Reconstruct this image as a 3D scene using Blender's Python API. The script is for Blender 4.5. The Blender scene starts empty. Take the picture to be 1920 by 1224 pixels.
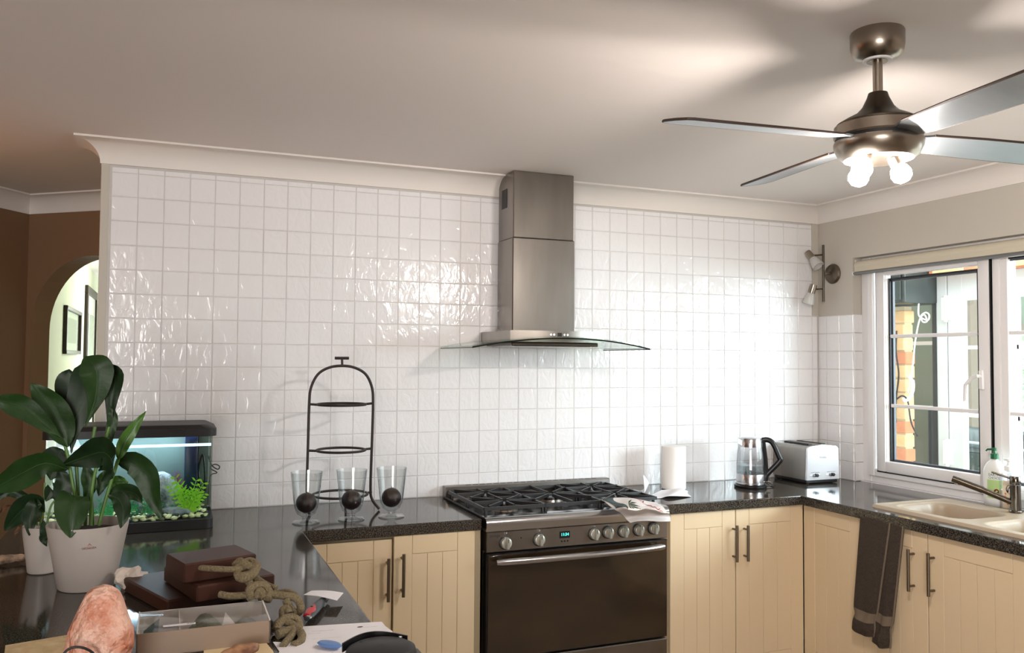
import bpy, bmesh, math, random
from mathutils import Vector, Matrix, Euler
random.seed(7)
C = bpy.context.scene.collection
PI = math.pi
# ------------------------------------------------------------------ camera, world, lights, exposure
CAM = (0.2383, -3.7612, 1.5381)
YAW, PITCH, ROLL, FPX = 0.38585, 0.03908, 0.00718, 1574.3
_f = Vector((math.sin(YAW)*math.cos(PITCH), math.cos(YAW)*math.cos(PITCH), math.sin(PITCH)))
_r0 = Vector((math.cos(YAW), -math.sin(YAW), 0)); _u0 = _r0.cross(_f)
_r = _r0*math.cos(ROLL)+_u0*math.sin(ROLL); _u = -_r0*math.sin(ROLL)+_u0*math.cos(ROLL)
camd = bpy.data.cameras.new('camera'); cam = bpy.data.objects.new('camera', camd); C.objects.link(cam)
bpy.context.scene.cycles.transparent_max_bounces = 24
camd.sensor_width = 36; camd.lens = FPX/1920*36; camd.clip_start = .02; camd.clip_end = 200
cam.matrix_world = Matrix(((_r.x,_u.x,-_f.x,CAM[0]),(_r.y,_u.y,-_f.y,CAM[1]),(_r.z,_u.z,-_f.z,CAM[2]),(0,0,0,1)))
bpy.context.scene.camera = cam
def at(px, py, ax, val):
    """point of the photograph carried to a real plane (axis ax = val) of the room"""
    d = _f + _r*((px-960)/FPX) - _u*((py-612)/FPX)
    c = Vector(CAM); return c + d*((val-c[ax])/d[ax])
vs = bpy.context.scene.view_settings
vs.view_transform = 'Standard'; vs.look = 'None'; vs.gamma = 1; vs.exposure = 1.0; vs.use_curve_mapping = False
bpy.context.scene.display_settings.display_device = 'sRGB'
w = bpy.data.worlds.new('world'); bpy.context.scene.world = w; w.use_nodes = True
w.node_tree.nodes['Background'].inputs[0].default_value = (.86, .94, 1.0, 1)
w.node_tree.nodes['Background'].inputs[1].default_value = 2.6
def area(name, loc, look, sx, sy, power, col):
    l = bpy.data.lights.new(name, 'AREA'); l.shape = 'RECTANGLE'; l.size = sx; l.size_y = sy; l.energy = power; l.color = col
    o = bpy.data.objects.new(name, l); C.objects.link(o); o.location = loc
    o.rotation_euler = (Vector(look)-Vector(loc)).to_track_quat('-Z', 'Y').to_euler(); return o
area('daylight_patio', (5.9, -4.1, 2.25), (3.2, -.9, 1.35), 1.5, 1.5, 165, (.80, .92, 1.0))
area('fill_brickwork', (4.0, -2.6, 2.9), (4.6, .1, 1.4), .8, .8, 26, (1.0, .93, .82))  # unseen area light added to brighten the bricks outside
area('fill_hall', (.6, 5.2, 1.9), (-.5, 3.4, 1.6), .9, 1.2, 17, (.93, 1.0, .86))  # added area light, hidden behind the tiled wall, to brighten the hall
area('fill_living_room', (-1.4, -6.9, 1.35), (.8, -1.6, 2.05), 2.6, 1.9, 100, (1.0, .97, .945))  # added fill light behind the camera for tiles and ceiling
area('lamp_dining', (-1.7, .1, 1.75), (-.6, 1.2, 2.35), .35, .35, 6.0, (1.0, .42, .14))
FANXY = (1.957, -2.09)
# ------------------------------------------------------------------ materials
def lin(c):
    return tuple(((v/255)/12.92 if v/255 <= .04045 else ((v/255+.055)/1.055)**2.4) for v in c)
MATS = {}
def mat(name, col, rough=.5, metal=0, noise=None, bump=None, emit=None, coat=0, sss=0, spec=None, aniso=None, trans=0):
    """col sRGB 0..255; noise=(scale, colour2, contrast, stretch) ; bump=(scale, strength, distance, stretch)"""
    m = bpy.data.materials.new(name); m.use_nodes = True; nt = m.node_tree; N = nt.nodes; L = nt.links
    b = N['Principled BSDF']; c = (*lin(col), 1); b.inputs['Base Color'].default_value = c
    b.inputs['Roughness'].default_value = rough; b.inputs['Metallic'].default_value = metal
    if coat: b.inputs['Coat Weight'].default_value = coat; b.inputs['Coat Roughness'].default_value = .06
    if sss: b.inputs['Subsurface Weight'].default_value = sss; b.inputs['Subsurface Radius'].default_value = (.05,.02,.01)
    if spec is not None: b.inputs['Specular IOR Level'].default_value = spec
    if trans: b.inputs['Transmission Weight'].default_value = trans
    if emit: b.inputs['Emission Color'].default_value = (*lin(emit[0]), 1); b.inputs['Emission Strength'].default_value = emit[1]
    def coords(stretch):
        g = N.new('ShaderNodeTexCoord'); mp = N.new('ShaderNodeMapping'); mp.inputs['Scale'].default_value = stretch or (1,1,1)
        L.new(g.outputs['Object'], mp.inputs['Vector']); return mp.outputs[0]
    if noise:
        n = N.new('ShaderNodeTexNoise'); n.inputs['Scale'].default_value = noise[0]; n.inputs['Detail'].default_value = 4
        L.new(coords(noise[3] if len(noise) > 3 else None), n.inputs['Vector'])
        r = N.new('ShaderNodeValToRGB'); k = noise[2]
        r.color_ramp.elements[0].position = .5-k; r.color_ramp.elements[1].position = .5+k
        r.color_ramp.elements[0].color = c; r.color_ramp.elements[1].color = (*lin(noise[1]), 1)
        L.new(n.outputs['Fac'], r.inputs[0]); L.new(r.outputs[0], b.inputs['Base Color'])
    if bump:
        n = N.new('ShaderNodeTexNoise'); n.inputs['Scale'].default_value = bump[0]; n.inputs['Detail'].default_value = 3
        L.new(coords(bump[3] if len(bump) > 3 else None), n.inputs['Vector'])
        bp = N.new('ShaderNodeBump'); bp.inputs['Strength'].default_value = bump[1]; bp.inputs['Distance'].default_value = bump[2]
        L.new(n.outputs['Fac'], bp.inputs['Height']); L.new(bp.outputs[0], b.inputs['Normal'])
    MATS[name] = m; return m
def glassmat(name, tint=(1,1,1), refl=.9, extra=0.0, rough=.0, edge=None):
    m = bpy.data.materials.new(name); m.use_nodes = True; nt = m.node_tree; N = nt.nodes; L = nt.links
    N.remove(N['Principled BSDF']); out = N['Material Output']
    t = N.new('ShaderNodeBsdfTransparent'); t.inputs[0].default_value = (*tint, 1)
    if edge:
        lw = N.new('ShaderNodeLayerWeight'); lw.inputs[0].default_value = .35; cm = N.new('ShaderNodeMix'); cm.data_type = 'RGBA'
        pw = N.new('ShaderNodeMath'); pw.operation = 'POWER'; pw.inputs[1].default_value = 2.2; L.new(lw.outputs['Facing'], pw.inputs[0])
        cm.inputs[6].default_value = (*tint,1); cm.inputs[7].default_value = (*edge,1); L.new(pw.outputs[0], cm.inputs[0]); L.new(cm.outputs[2], t.inputs[0])
    g = N.new('ShaderNodeBsdfGlossy'); g.inputs['Roughness'].default_value = rough
    fr = N.new('ShaderNodeFresnel'); gm = N.new('ShaderNodeNewGeometry')
    e1 = N.new('ShaderNodeMath'); e1.operation = 'MULTIPLY_ADD'; e1.inputs[1].default_value = -2; e1.inputs[2].default_value = 1
    e2 = N.new('ShaderNodeMath'); e2.operation = 'POWER'; e2.inputs[0].default_value = 1.45
    L.new(gm.outputs['Backfacing'], e1.inputs[0]); L.new(e1.outputs[0], e2.inputs[1]); L.new(e2.outputs[0], fr.inputs[0])
    ml = N.new('ShaderNodeMath'); ml.operation = 'MULTIPLY_ADD'; ml.inputs[1].default_value = refl; ml.inputs[2].default_value = extra
    L.new(fr.outputs[0], ml.inputs[0]); mx = N.new('ShaderNodeMixShader')
    L.new(ml.outputs[0], mx.inputs[0]); L.new(t.outputs[0], mx.inputs[1]); L.new(g.outputs[0], mx.inputs[2]); L.new(mx.outputs[0], out.inputs[0])
    MATS[name] = m; return m
def tile_material():
    m = mat('glazed_tile', (237,236,237), .15, coat=.3)
    nt = m.node_tree; N = nt.nodes; L = nt.links; b = N['Principled BSDF']
    g = N.new('ShaderNodeNewGeometry'); oi = N.new('ShaderNodeObjectInfo')
    ad = N.new('ShaderNodeVectorMath'); ad.operation = 'ADD'
    sc = N.new('ShaderNodeVectorMath'); sc.operation = 'SCALE'; sc.inputs[0].default_value = (7, 3, 11)
    L.new(oi.outputs['Random'], sc.inputs['Scale']); L.new(g.outputs['Position'], ad.inputs[0]); L.new(sc.outputs[0], ad.inputs[1])
    mp = N.new('ShaderNodeMapping'); mp.inputs['Scale'].default_value = (1, 1, .55); L.new(ad.outputs[0], mp.inputs[0])
    n = N.new('ShaderNodeTexNoise'); n.inputs['Scale'].default_value = 26; n.inputs['Detail'].default_value = 2; n.inputs['Distortion'].default_value = 1.2
    L.new(mp.outputs[0], n.inputs['Vector'])
    bp = N.new('ShaderNodeBump'); bp.inputs['Strength'].default_value = .8; bp.inputs['Distance'].default_value = .0038
    L.new(n.outputs['Fac'], bp.inputs['Height']); L.new(bp.outputs[0], b.inputs['Normal']); L.new(bp.outputs[0], b.inputs['Coat Normal'])
    return m
def granite():
    m = mat('dark_granite', (56,53,50), .09, spec=.38)
    nt = m.node_tree; N = nt.nodes; L = nt.links; b = N['Principled BSDF']
    g = N.new('ShaderNodeNewGeometry'); v = N.new('ShaderNodeTexNoise'); v.inputs['Scale'].default_value = 260; v.inputs['Detail'].default_value = 2
    L.new(g.outputs['Position'], v.inputs['Vector']); r = N.new('ShaderNodeValToRGB'); e = r.color_ramp.elements
    e[0].position = .38; e[0].color = (*lin((22,20,18)),1); e[1].position = .70; e[1].color = (*lin((98,92,84)),1)
    k = e.new(.50); k.color = (*lin((60,55,49)),1)
    L.new(v.outputs['Fac'], r.inputs[0]); L.new(r.outputs[0], b.inputs['Base Color']); return m
M = MATS
tile_material(); granite()
mat('grout', (204,200,196), .8); mat('ceiling_paint', (230,222,217), .75, bump=(160,.12,.001)); mat('cornice_paint', (232,226,220), .6)
mat('wall_paint', (198,192,181), .7, bump=(120,.1,.001)); mat('dining_paint', (134,102,74), .75); mat('hall_paint', (232,236,214), .8)
mat('floor_tile', (150,138,124), .35); mat('cream_paint', (216,194,160), .45, bump=(300,.05,.0006)); mat('cream_edge', (170,156,130), .55)
mat('brushed_steel', (150,144,138), .30, 1, noise=(9,(128,122,116),.28,(1,1,.25)), bump=(420,.04,.0004,(1,1,.03)))
mat('satin_nickel', (158,148,136), .28, 1); mat('satin_dark', (120,116,110), .14, 1); mat('dark_nickel', (92,84,74), .33, 1); mat('chrome', (205,205,205), .08, 1); mat('bright_steel', (190,190,192), .22, 1)
mat('handle_steel', (118,108,96), .35, 1)
mat('black_enamel', (14,14,15), .18); mat('cast_iron', (18,18,20), .45, bump=(300,.3,.0006)); mat('wrought_iron', (38,30,27), .6, bump=(200,.4,.001))
mat('black_plastic', (17,17,19), .32); mat('black_satin', (24,24,26), .5); mat('oven_glass', (52,38,23), .10, coat=.6, noise=(5,(22,15,10),.3,(1,1,2))); mat('knob_silver', (176,176,166), .34, .55)  # brown room reflection painted into the oven glass colour, with smears
mat('white_plastic', (240,240,240), .3); mat('upvc', (236,234,234), .3); mat('gasket', (18,20,24), .45); mat('spacer', (80,86,94), .4)
mat('blind_fabric', (206,198,178), .8); mat('blind_rail', (128,128,128), .4, .6)
mat('paper_white', (238,236,240), .8); mat('paper_roll', (242,240,236), .9, bump=(220,.3,.0008)); mat('print_grey', (150,150,158), .8); mat('print_dark', (46,46,54), .8)
mat('blue_plastic', (120,160,220), .35, trans=.3); mat('leaf', (24,48,18), .45, noise=(22,(36,68,22),.3), bump=(60,.3,.003), spec=.35); mat('leaf_dark', (15,32,15), .45, spec=.35, noise=(22,(28,54,24),.3))
mat('midrib', (44,76,28), .5); mat('leaf_light', (66,110,34), .4); mat('stem', (84,124,50), .45); mat('soil', (30,22,17), .95, bump=(90,.8,.004)); mat('pot_white', (180,172,165), .38); mat('dead_leaf', (92,62,38), .7)
mat('candle', (22,9,12), .42, noise=(60,(34,14,18),.3)); mat('wood_dark', (74,40,26), .5, noise=(16,(50,27,18),.25,(1,.15,1)))
mat('wood_grain', (104,60,38), .5, noise=(30,(62,34,22),.22,(.2,1,1))); mat('rope', (140,126,98), .9, noise=(220,(104,92,66),.2), bump=(260,1,.004))
mat('bark', (178,150,124), .9, noise=(26,(70,52,40),.14), bump=(50,1,.01)); mat('crumple', (206,194,182), .85)
mat('salt', (208,120,84), .42, noise=(20,(250,210,190),.19), bump=(46,1,.02), sss=.15); mat('cord_black', (16,15,15), .5)
mat('cardboard', (160,142,124), .85, noise=(5,(152,134,118),.3)); mat('card_white', (226,222,216), .6); mat('card_yellow', (226,204,160), .8); mat('shell_brown', (186,142,106), .5, noise=(30,(112,72,52),.12))
mat('sage_cloth', (136,142,126), .7, noise=(24,(96,100,88),.25)); mat('teal_tag', (34,60,62), .6); mat('red_paint', (190,28,36), .35); mat('knife_grey', (60,64,72), .4)
mat('note_cream', (222,202,160), .8, noise=(40,(196,172,128),.2)); mat('towel_brown', (72,60,50), .97, noise=(120,(52,43,36),.3), bump=(240,1,.005)); mat('towel_band', (112,98,82), .95)
mat('cloth_white', (232,226,224), .85); mat('cloth_teal', (84,104,104), .85, noise=(40,(40,50,48),.15)); mat('cloth_green', (44,72,42), .85); mat('print_red', (176,14,30), .8)
mat('sink_composite', (180,163,142), .34, noise=(420,(164,146,124),.3)); mat('bottle_white', (238,240,238), .35); mat('cap_green', (10,92,56), .35); mat('label_green', (178,208,140), .5); mat('ladybird', (120,24,20), .4)
mat('label_cream', (238,224,200), .5); mat('label_orange', (230,130,40), .5); mat('label_black', (24,24,32), .4); mat('brick', (226,150,112), .85, noise=(14,(214,134,96),.25), bump=(80,.5,.004)); mat('brick_pale', (246,208,160), .85, noise=(14,(236,186,134),.25), bump=(80,.5,.004))
mat('mortar', (206,190,160), .95); mat('box_green', (44,54,54), .4); mat('drape_grey', (112,120,104), .8); mat('door_white', (214,216,218), .35); mat('bbq_black', (24,38,42), .35); mat('outdoor_steel', (170,178,186), .3, .8)
mat('hedge_leaf', (96,146,84), .5, noise=(6,(196,216,178),.2)); mat('patio_slab', (196,190,180), .8); mat('post_brown', (120,104,92), .8); mat('screen_glow', (0,0,0), .3, emit=((60,220,200),3.0)); mat('led_white', (255,255,255), .3, emit=((250,250,255),2.5))
mat('bulb_glow', (255,255,255), .3, emit=((255,245,237),300)); mat('tank_led', (255,255,255), .3, emit=((205,230,255),19.0)); mat('water_line_glow', (210,232,255), .2, emit=((190,225,255),.9))
mat('tank_back', (84,98,92), .6, noise=(6,(104,120,112),.3)); mat('tank_filter', (20,34,66), .3); mat('rock_grey', (196,204,212), .7, noise=(16,(70,84,92),.2), bump=(30,1,.02)); mat('pebble_yellow', (208,206,120), .5, noise=(3,(236,238,196),.3)); mat('pebble_dark', (44,52,50), .5)
mat('aqua_green', (70,190,110), .5, noise=(30,(20,90,60),.2)); mat('aqua_lime', (150,216,40), .5, sss=.1); mat('aqua_pink', (170,80,130), .5); mat('frame_wood', (52,38,34), .5); mat('mirror_grey', (150,160,170), .15, .6)
mat('toaster_face', (226,228,232), .24, .55); mat('frost_glass', (226,224,220), .35, trans=.35); mat('hood_edge', (10,20,18), .2); mat('blade_silver', (150,156,160), .32, .7, noise=(8,(126,132,136),.3,(.2,1,1))); mat('blade_edge', (70,56,46), .6)
glassmat('pane', (.97,1.0,.99), .9); glassmat('hood_glass', (.90,.97,.94), .9, .02); glassmat('clear_glass', (.975,.985,.985), 1.2, .03, 0, (.42,.46,.47)); glassmat('clear_film', (.93,.93,.93), .9, .06, .08); glassmat('tank_glass', (.95,1,.98), .7)
glassmat('kettle_glass', (.95,.96,.97), 1.0, .05, 0, (.5,.52,.54)); glassmat('water', (.80,.86,.88), .7, .05); glassmat('soap_clear', (.88,.9,.95), .9, .1); glassmat('cord_clear', (.9,.9,.9), .5, .2, .3)

# ------------------------------------------------------------------ mesh helpers
class MB:
    def __init__(s): s.v = []; s.f = []; s.m = []
    def add(s, vs_, fs, mi=0):
        o = len(s.v); s.v += [tuple(p) for p in vs_]; s.f += [tuple(i+o for i in f) for f in fs]; s.m += [mi]*len(fs); return s
    def box(s, lo, hi, bev=0, mi=0, rot=None, about=None):
        """axis box lo..hi; bev = chamfer; rot = z angle about its centre"""
        x0,y0,z0 = lo; x1,y1,z1 = hi; c = Vector(((x0+x1)/2,(y0+y1)/2,(z0+z1)/2)); h = Vector((abs(x1-x0)/2,abs(y1-y0)/2,abs(z1-z0)/2))
        b = min(bev, h.x*.98, h.y*.98, h.z*.98)
        if b <= 0:
            vv = [Vector((sx*h.x,sy*h.y,sz*h.z)) for sx in (-1,1) for sy in (-1,1) for sz in (-1,1)]
            ff = [(0,1,3,2),(4,6,7,5),(0,4,5,1),(2,3,7,6),(0,2,6,4),(1,5,7,3)]
        else:
            bm = bmesh.new(); bmesh.ops.create_cube(bm, size=2)
            for q in bm.verts: q.co = Vector((q.co.x*h.x,q.co.y*h.y,q.co.z*h.z))
            bmesh.ops.bevel(bm, geom=list(bm.edges), offset=b, segments=2 if b > .004 else 1, affect='EDGES', profile=.5)
            vv = [q.co.copy() for q in bm.verts]; bm.verts.index_update(); ff = [[q.index for q in f.verts] for f in bm.faces]; bm.free()
        if rot is not None:
            R = rot if isinstance(rot, Matrix) else Matrix.Rotation(rot, 3, 'Z'); vv = [R @ q for q in vv]
        return s.add([q+c for q in vv], ff, mi)
    def tube(s, pts, r, n=8, closed=False, caps=True, mi=0, flat=None):
        pts = [Vector(p) for p in pts]; k = len(pts); rr = r if isinstance(r, (list, tuple)) else [r]*k; vv = []; prev = None
        for i, p in enumerate(pts):
            if closed: t = pts[(i+1) % k]-pts[i-1]
            else: t = pts[min(i+1,k-1)]-pts[max(i-1,0)]
            t = t.normalized() if t.length > 1e-9 else Vector((0,0,1))
            if prev is None:
                a = Vector((0,0,1)) if abs(t.z) < .9 else Vector((1,0,0)); nx = t.cross(a).normalized()
            else: nx = (prev - t*prev.dot(t)); nx = nx.normalized() if nx.length > 1e-6 else t.orthogonal().normalized()
            prev = nx; ny = t.cross(nx)
            for j in range(n):
                a = 2*PI*j/n; vv.append(p + nx*(rr[i]*math.cos(a)) + ny*(rr[i]*(flat or 1)*math.sin(a)))
        ff = []
        for i in range(k if closed else k-1):
            for j in range(n):
                a = i*n+j; b = i*n+(j+1) % n; c = ((i+1) % k)*n+(j+1) % n; d = ((i+1) % k)*n+j; ff.append((a,b,c,d))
        if caps and not closed: ff.append(tuple(reversed(range(n)))); ff.append(tuple((k-1)*n+j for j in range(n)))
        return s.add(vv, ff, mi)
    def cyl(s, p0, p1, r0, r1=None, n=20, mi=0): return s.tube([p0,p1], [r0, r0 if r1 is None else r1], n, mi=mi)
    def lathe(s, prof, c, n=32, mi=0, axis=None, sq=(1,1)):
        """prof [(r,z)] revolved about z through c (or along axis)"""
        q = Vector(axis).to_track_quat('Z','Y') if axis is not None else None; vv = []
        for r, z in prof:
            for j in range(n):
                a = 2*PI*j/n; p = Vector((r*math.cos(a)*sq[0], r*math.sin(a)*sq[1], z))
                if q: p = q @ p
                vv.append(p+Vector(c))
        ff = [(i*n+j, i*n+(j+1)%n, (i+1)*n+(j+1)%n, (i+1)*n+j) for i in range(len(prof)-1) for j in range(n)]
        if prof[0][0] > 1e-6: ff.append(tuple(reversed(range(n))))
        if prof[-1][0] > 1e-6: ff.append(tuple((len(prof)-1)*n+j for j in range(n)))
        return s.add(vv, ff, mi)
    def prism(s, poly, d, mi=0):
        """poly = list of 3D points (planar), extruded by vector d"""
        p = [Vector(q) for q in poly]; n = len(p); d = Vector(d)
        return s.add(p+[q+d for q in p], [tuple(reversed(range(n))), tuple(range(n,2*n))]+[(i,(i+1)%n,n+(i+1)%n,n+i) for i in range(n)], mi)
    def grid(s, fn, nu, nv, mi=0, thick=0):
        g = [[Vector(fn(i/nu, j/nv)) for j in range(nv+1)] for i in range(nu+1)]
        vv = [p for row in g for p in row]; W = nv+1
        ff = [(i*W+j,(i+1)*W+j,(i+1)*W+j+1,i*W+j+1) for i in range(nu) for j in range(nv)]
        if thick:
            bt = []
            for i in range(nu+1):
                for j in range(nv+1):
                    a = g[min(i+1,nu)][j]-g[max(i-1,0)][j]; b = g[i][min(j+1,nv)]-g[i][max(j-1,0)]; nn = a.cross(b)
                    bt.append(g[i][j] - (nn.normalized() if nn.length > 1e-12 else Vector((0,0,1)))*thick)
            o = len(vv); vv += bt; ff += [tuple(q+o for q in reversed(f)) for f in list(ff)]
            ring = [(i,0) for i in range(nu)]+[(nu,j) for j in range(nv)]+[(i,nv) for i in range(nu,0,-1)]+[(0,j) for j in range(nv,0,-1)]
            ids = [i*W+j for i,j in ring]
            for a, b in zip(ids, ids[1:]+ids[:1]): ff.append((b,a,a+o,b+o))
        return s.add(vv, ff, mi)
    def build(s, name, mats, parent=None, smooth=35, origin=None):
        o0 = Vector(parent['_o']) if parent is not None and '_o' in parent else Vector(origin or (0,0,0))
        me = bpy.data.meshes.new(name); me.from_pydata([tuple(Vector(p)-o0) for p in s.v], [], s.f)
        for m in (mats if isinstance(mats, (list, tuple)) else [mats]): me.materials.append(MATS[m] if isinstance(m, str) else m)
        if len(me.materials) > 1: me.polygons.foreach_set('material_index', s.m)
        bm = bmesh.new(); bm.from_mesh(me); bmesh.ops.recalc_face_normals(bm, faces=bm.faces); bm.to_mesh(me); bm.free()
        if smooth: me.polygons.foreach_set('use_smooth', [True]*len(me.polygons)); me.set_sharp_from_angle(angle=math.radians(smooth))
        o = bpy.data.objects.new(name, me); C.objects.link(o)
        if parent is not None: o.parent = parent; o['_o'] = list(o0)
        else: o.location = o0; o['_o'] = list(o0)
        return o
def thing(name, label, cat, loc, group=None):
    o = bpy.data.objects.new(name, None); C.objects.link(o); o.location = loc; o['_o'] = list(loc); o.empty_display_size = .05
    o['label'] = label; o['category'] = cat
    if group: o['group'] = group
    return o
def tag(o, label, cat, group=None):
    o['label'] = label; o['category'] = cat
    if group: o['group'] = group
    return o
def struct(o): o['kind'] = 'structure'; return o
def dup(root, loc, label=None):
    def cp(o, par):
        c = o.copy(); C.objects.link(c)
        if par is not None: c.parent = par
        for ch in o.children: cp(ch, c)
        return c
    r = cp(root, None); r.location = loc; r['_o'] = list(loc)
    if label: r['label'] = label
    return r
def text_mesh(txt, size=1.0, depth=0.0):
    cu = bpy.data.curves.new('t', 'FONT'); cu.body = txt; cu.size = size; cu.align_x = 'CENTER'; cu.align_y = 'CENTER'; cu.resolution_u = 3
    ob = bpy.data.objects.new('t', cu); me = bpy.data.meshes.new_from_object(ob)
    vv = [v.co.copy() for v in me.vertices]; ff = [tuple(p.vertices) for p in me.polygons]
    bpy.data.objects.remove(ob); bpy.data.curves.remove(cu); bpy.data.meshes.remove(me); return vv, ff
def lettering(name, txt, size, fn, material, parent):
    """flat print: every letter outline mapped on the surface by fn(x, y)"""
    vv, ff = text_mesh(txt, size); mb = MB(); mb.add([fn(p.x, p.y) for p in vv], ff); return mb.build(name, material, parent, smooth=0)
def arc(c, r, a0, a1, n, u=(1,0,0), v=(0,0,1)):
    c = Vector(c); u = Vector(u); v = Vector(v)
    return [c + u*(r*math.cos(math.radians(a0+(a1-a0)*i/n))) + v*(r*math.sin(math.radians(a0+(a1-a0)*i/n))) for i in range(n+1)]
def crom(pts, n=6):
    p = [Vector(q) for q in pts]; p = [p[0]*2-p[1]]+p+[p[-1]*2-p[-2]]; out = []
    for i in range(1, len(p)-2):
        for k in range(n):
            t = k/n; a,b,c,d = p[i-1:i+3]
            out.append(.5*((2*b)+(c-a)*t+(2*a-5*b+4*c-d)*t*t+(3*b-a-3*c+d)*t**3))
    return out+[p[-2]]
ZC = 2.412; ZT = .90
# ================================================================== SETTING
struct(MB().box((-4.2,-7.2,-.1),(3.9,6.5,0)).build('floor', 'floor_tile', smooth=0))
struct(MB().box((-4.2,-7.2,ZC),(3.9,9.0,ZC+.1)).build('ceiling', 'ceiling_paint', smooth=0))
wb = struct(MB().box((-.036,.0005,0),(3.76,.116,ZC)).build('wall_back', 'grout', smooth=0))
# painted bead at the free end of the tiled wall
MB().box((-.038,-.004,ZT),(-.008,.006,ZC-.09),.002).build('corner_bead', 'wall_paint', wb)
# tiles: each its own piece
def tile_mesh(wd, ht, seed):
    rnd = random.Random(seed); b = .0026; hx = wd/2; hz = ht/2
    ta, tb = rnd.uniform(-.0004,.0004), rnd.uniform(-.0004,.0004); t = [ta+tb, ta-tb, -ta-tb, -ta+tb]
    P = [(-hx,0,-hz),(hx,0,-hz),(hx,0,hz),(-hx,0,hz)]
    Q = [(-hx,-.0055,-hz),(hx,-.0055,-hz),(hx,-.0055,hz),(-hx,-.0055,hz)]
    F = [(-hx+b,-.0085+t[0],-hz+b),(hx-b,-.0085+t[1],-hz+b),(hx-b,-.0085+t[2],hz-b),(-hx+b,-.0085+t[3],hz-b)]
    v = P+Q+F
    f = [(0,1,5,4),(1,2,6,5),(2,3,7,6),(3,0,4,7),(4,5,9,8),(5,6,10,9),(6,7,11,10),(7,4,8,11),(8,9,10,11)]
    return v, f
TM = []
for k in range(8):
    v, f = tile_mesh(.0980, .0975, k); me = bpy.data.meshes.new('tile'); me.from_pydata(v, [], f); me.materials.append(M['glazed_tile'])
    TM.append((me, v, f))
PX, PZ = .1, .0993; NPART = 20
stuff = MB()
for i in range(37):
    for j in range(15):
        wd = 1.0 if i < 36 else .34; ht = 1.0 if j < 14 else .20
        cx = PX*(i+.5*wd); cz = ZT+PZ*(j+.5*ht)
        if i == 36 and cz > 1.80: continue
        if i < NPART and j < 14:
            me = TM[(i*7+j*3+(i*j) % 5) % 8][0]; o = bpy.data.objects.new('tile', me); C.objects.link(o); o.parent = wb
            o.location = (cx, .006, cz); o.rotation_euler = (random.uniform(-.014,.014), random.uniform(-.004,.004), random.uniform(-.014,.014))
        else:
            v, f = TM[random.randrange(8)][1:]; R = Euler((random.uniform(-.008,.008), 0, random.uniform(-.010,.010))).to_matrix()
            stuff.add([R @ Vector((p[0]*wd, p[1], p[2]*(ht if ht < 1 else 1))) + Vector((cx,.006,cz)) for p in v], f)
so = stuff.build('tile_field', 'glazed_tile', wb, smooth=0); so['kind'] = 'stuff'
MB().box((3.60,-.003,1.80),(3.645,.01,ZC-.09)).build('paint_strip', 'wall_paint', wb)
# right wall around the window opening
WY0, WY1, WZ1 = -.262, -2.42, 2.098
wr = MB().box((3.647,WY0,0),(3.76,.006,ZC)).box((3.647,WY1,WZ1),(3.76,WY0,ZC)).box((3.647,WY1,0),(3.76,WY0,.855)).box((3.647,-7.2,0),(3.76,WY1,ZC))
wr = struct(wr.build('wall_right', 'wall_paint', smooth=0))
def rtile(cy, cz, wd, ht, X=3.6525, face='x', parent=wr):
    me, v, f = TM[random.randrange(8)]; o = bpy.data.objects.new('tile', me); C.objects.link(o); o.parent = parent
    o.location = (X, cy, cz); o.scale = (wd/.0972, 1, ht/.0966)
    o.rotation_euler = (0, 0, -PI/2) if face == 'x' else (0,0,PI)
ys = [0,-.062,-.162,-.262]
for j in range(9):
    for a, b in zip(ys, ys[1:]): rtile((a+b)/2, ZT+PZ*(j+.5), abs(b-a)-.003, .0966)
    rtile(WY0, ZT+PZ*(j+.5), .054, .0966, X=3.675, face='reveal')
for o in wr.children:                                  # the tiles in the reveal face the window opening
    if abs(o.location.x-3.675) < 1e-4: o.rotation_euler = (0,0,0)
# cornices: mitred cove sweeps
def cornice(name, path, side, parent=None, w=.094):
    prof = [(0,-.092),(.006,-.092)] + [(.090-.084*math.cos(math.radians(a)), -.088+.080*math.sin(math.radians(a))) for a in range(0,91,9)] + [(.096,-.008),(.096,0),(0,0)]
    p = [Vector((q[0],q[1],0)) for q in path]; vv = []; n = len(prof)
    for i, q in enumerate(p):
        ds = []
        if i > 0: ds.append((q-p[i-1]).normalized())
        if i < len(p)-1: ds.append((p[i+1]-q).normalized())
        ns = [Vector((-d.y, d.x, 0))*side for d in ds]
        nn = sum(ns, Vector()).normalized(); k = 1/max(.2, nn.dot(ns[0]))
        for o_, z in prof: vv.append(q+nn*(o_*k)+Vector((0,0,ZC+z)))
    ff = [(i*n+j,(i+1)*n+j,(i+1)*n+(j+1)%n,i*n+(j+1)%n) for i in range(len(p)-1) for j in range(n)]
    ff += [tuple(range(n)), tuple((len(p)-1)*n+j for j in range(n))]
    return struct(MB().add(vv, ff).build(name, 'cornice_paint', parent, smooth=30))
cornice('trim_1', [(-.036,.116),(-.036,-.002),(3.647,-.002),(3.647,-7.2)], -1)
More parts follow.
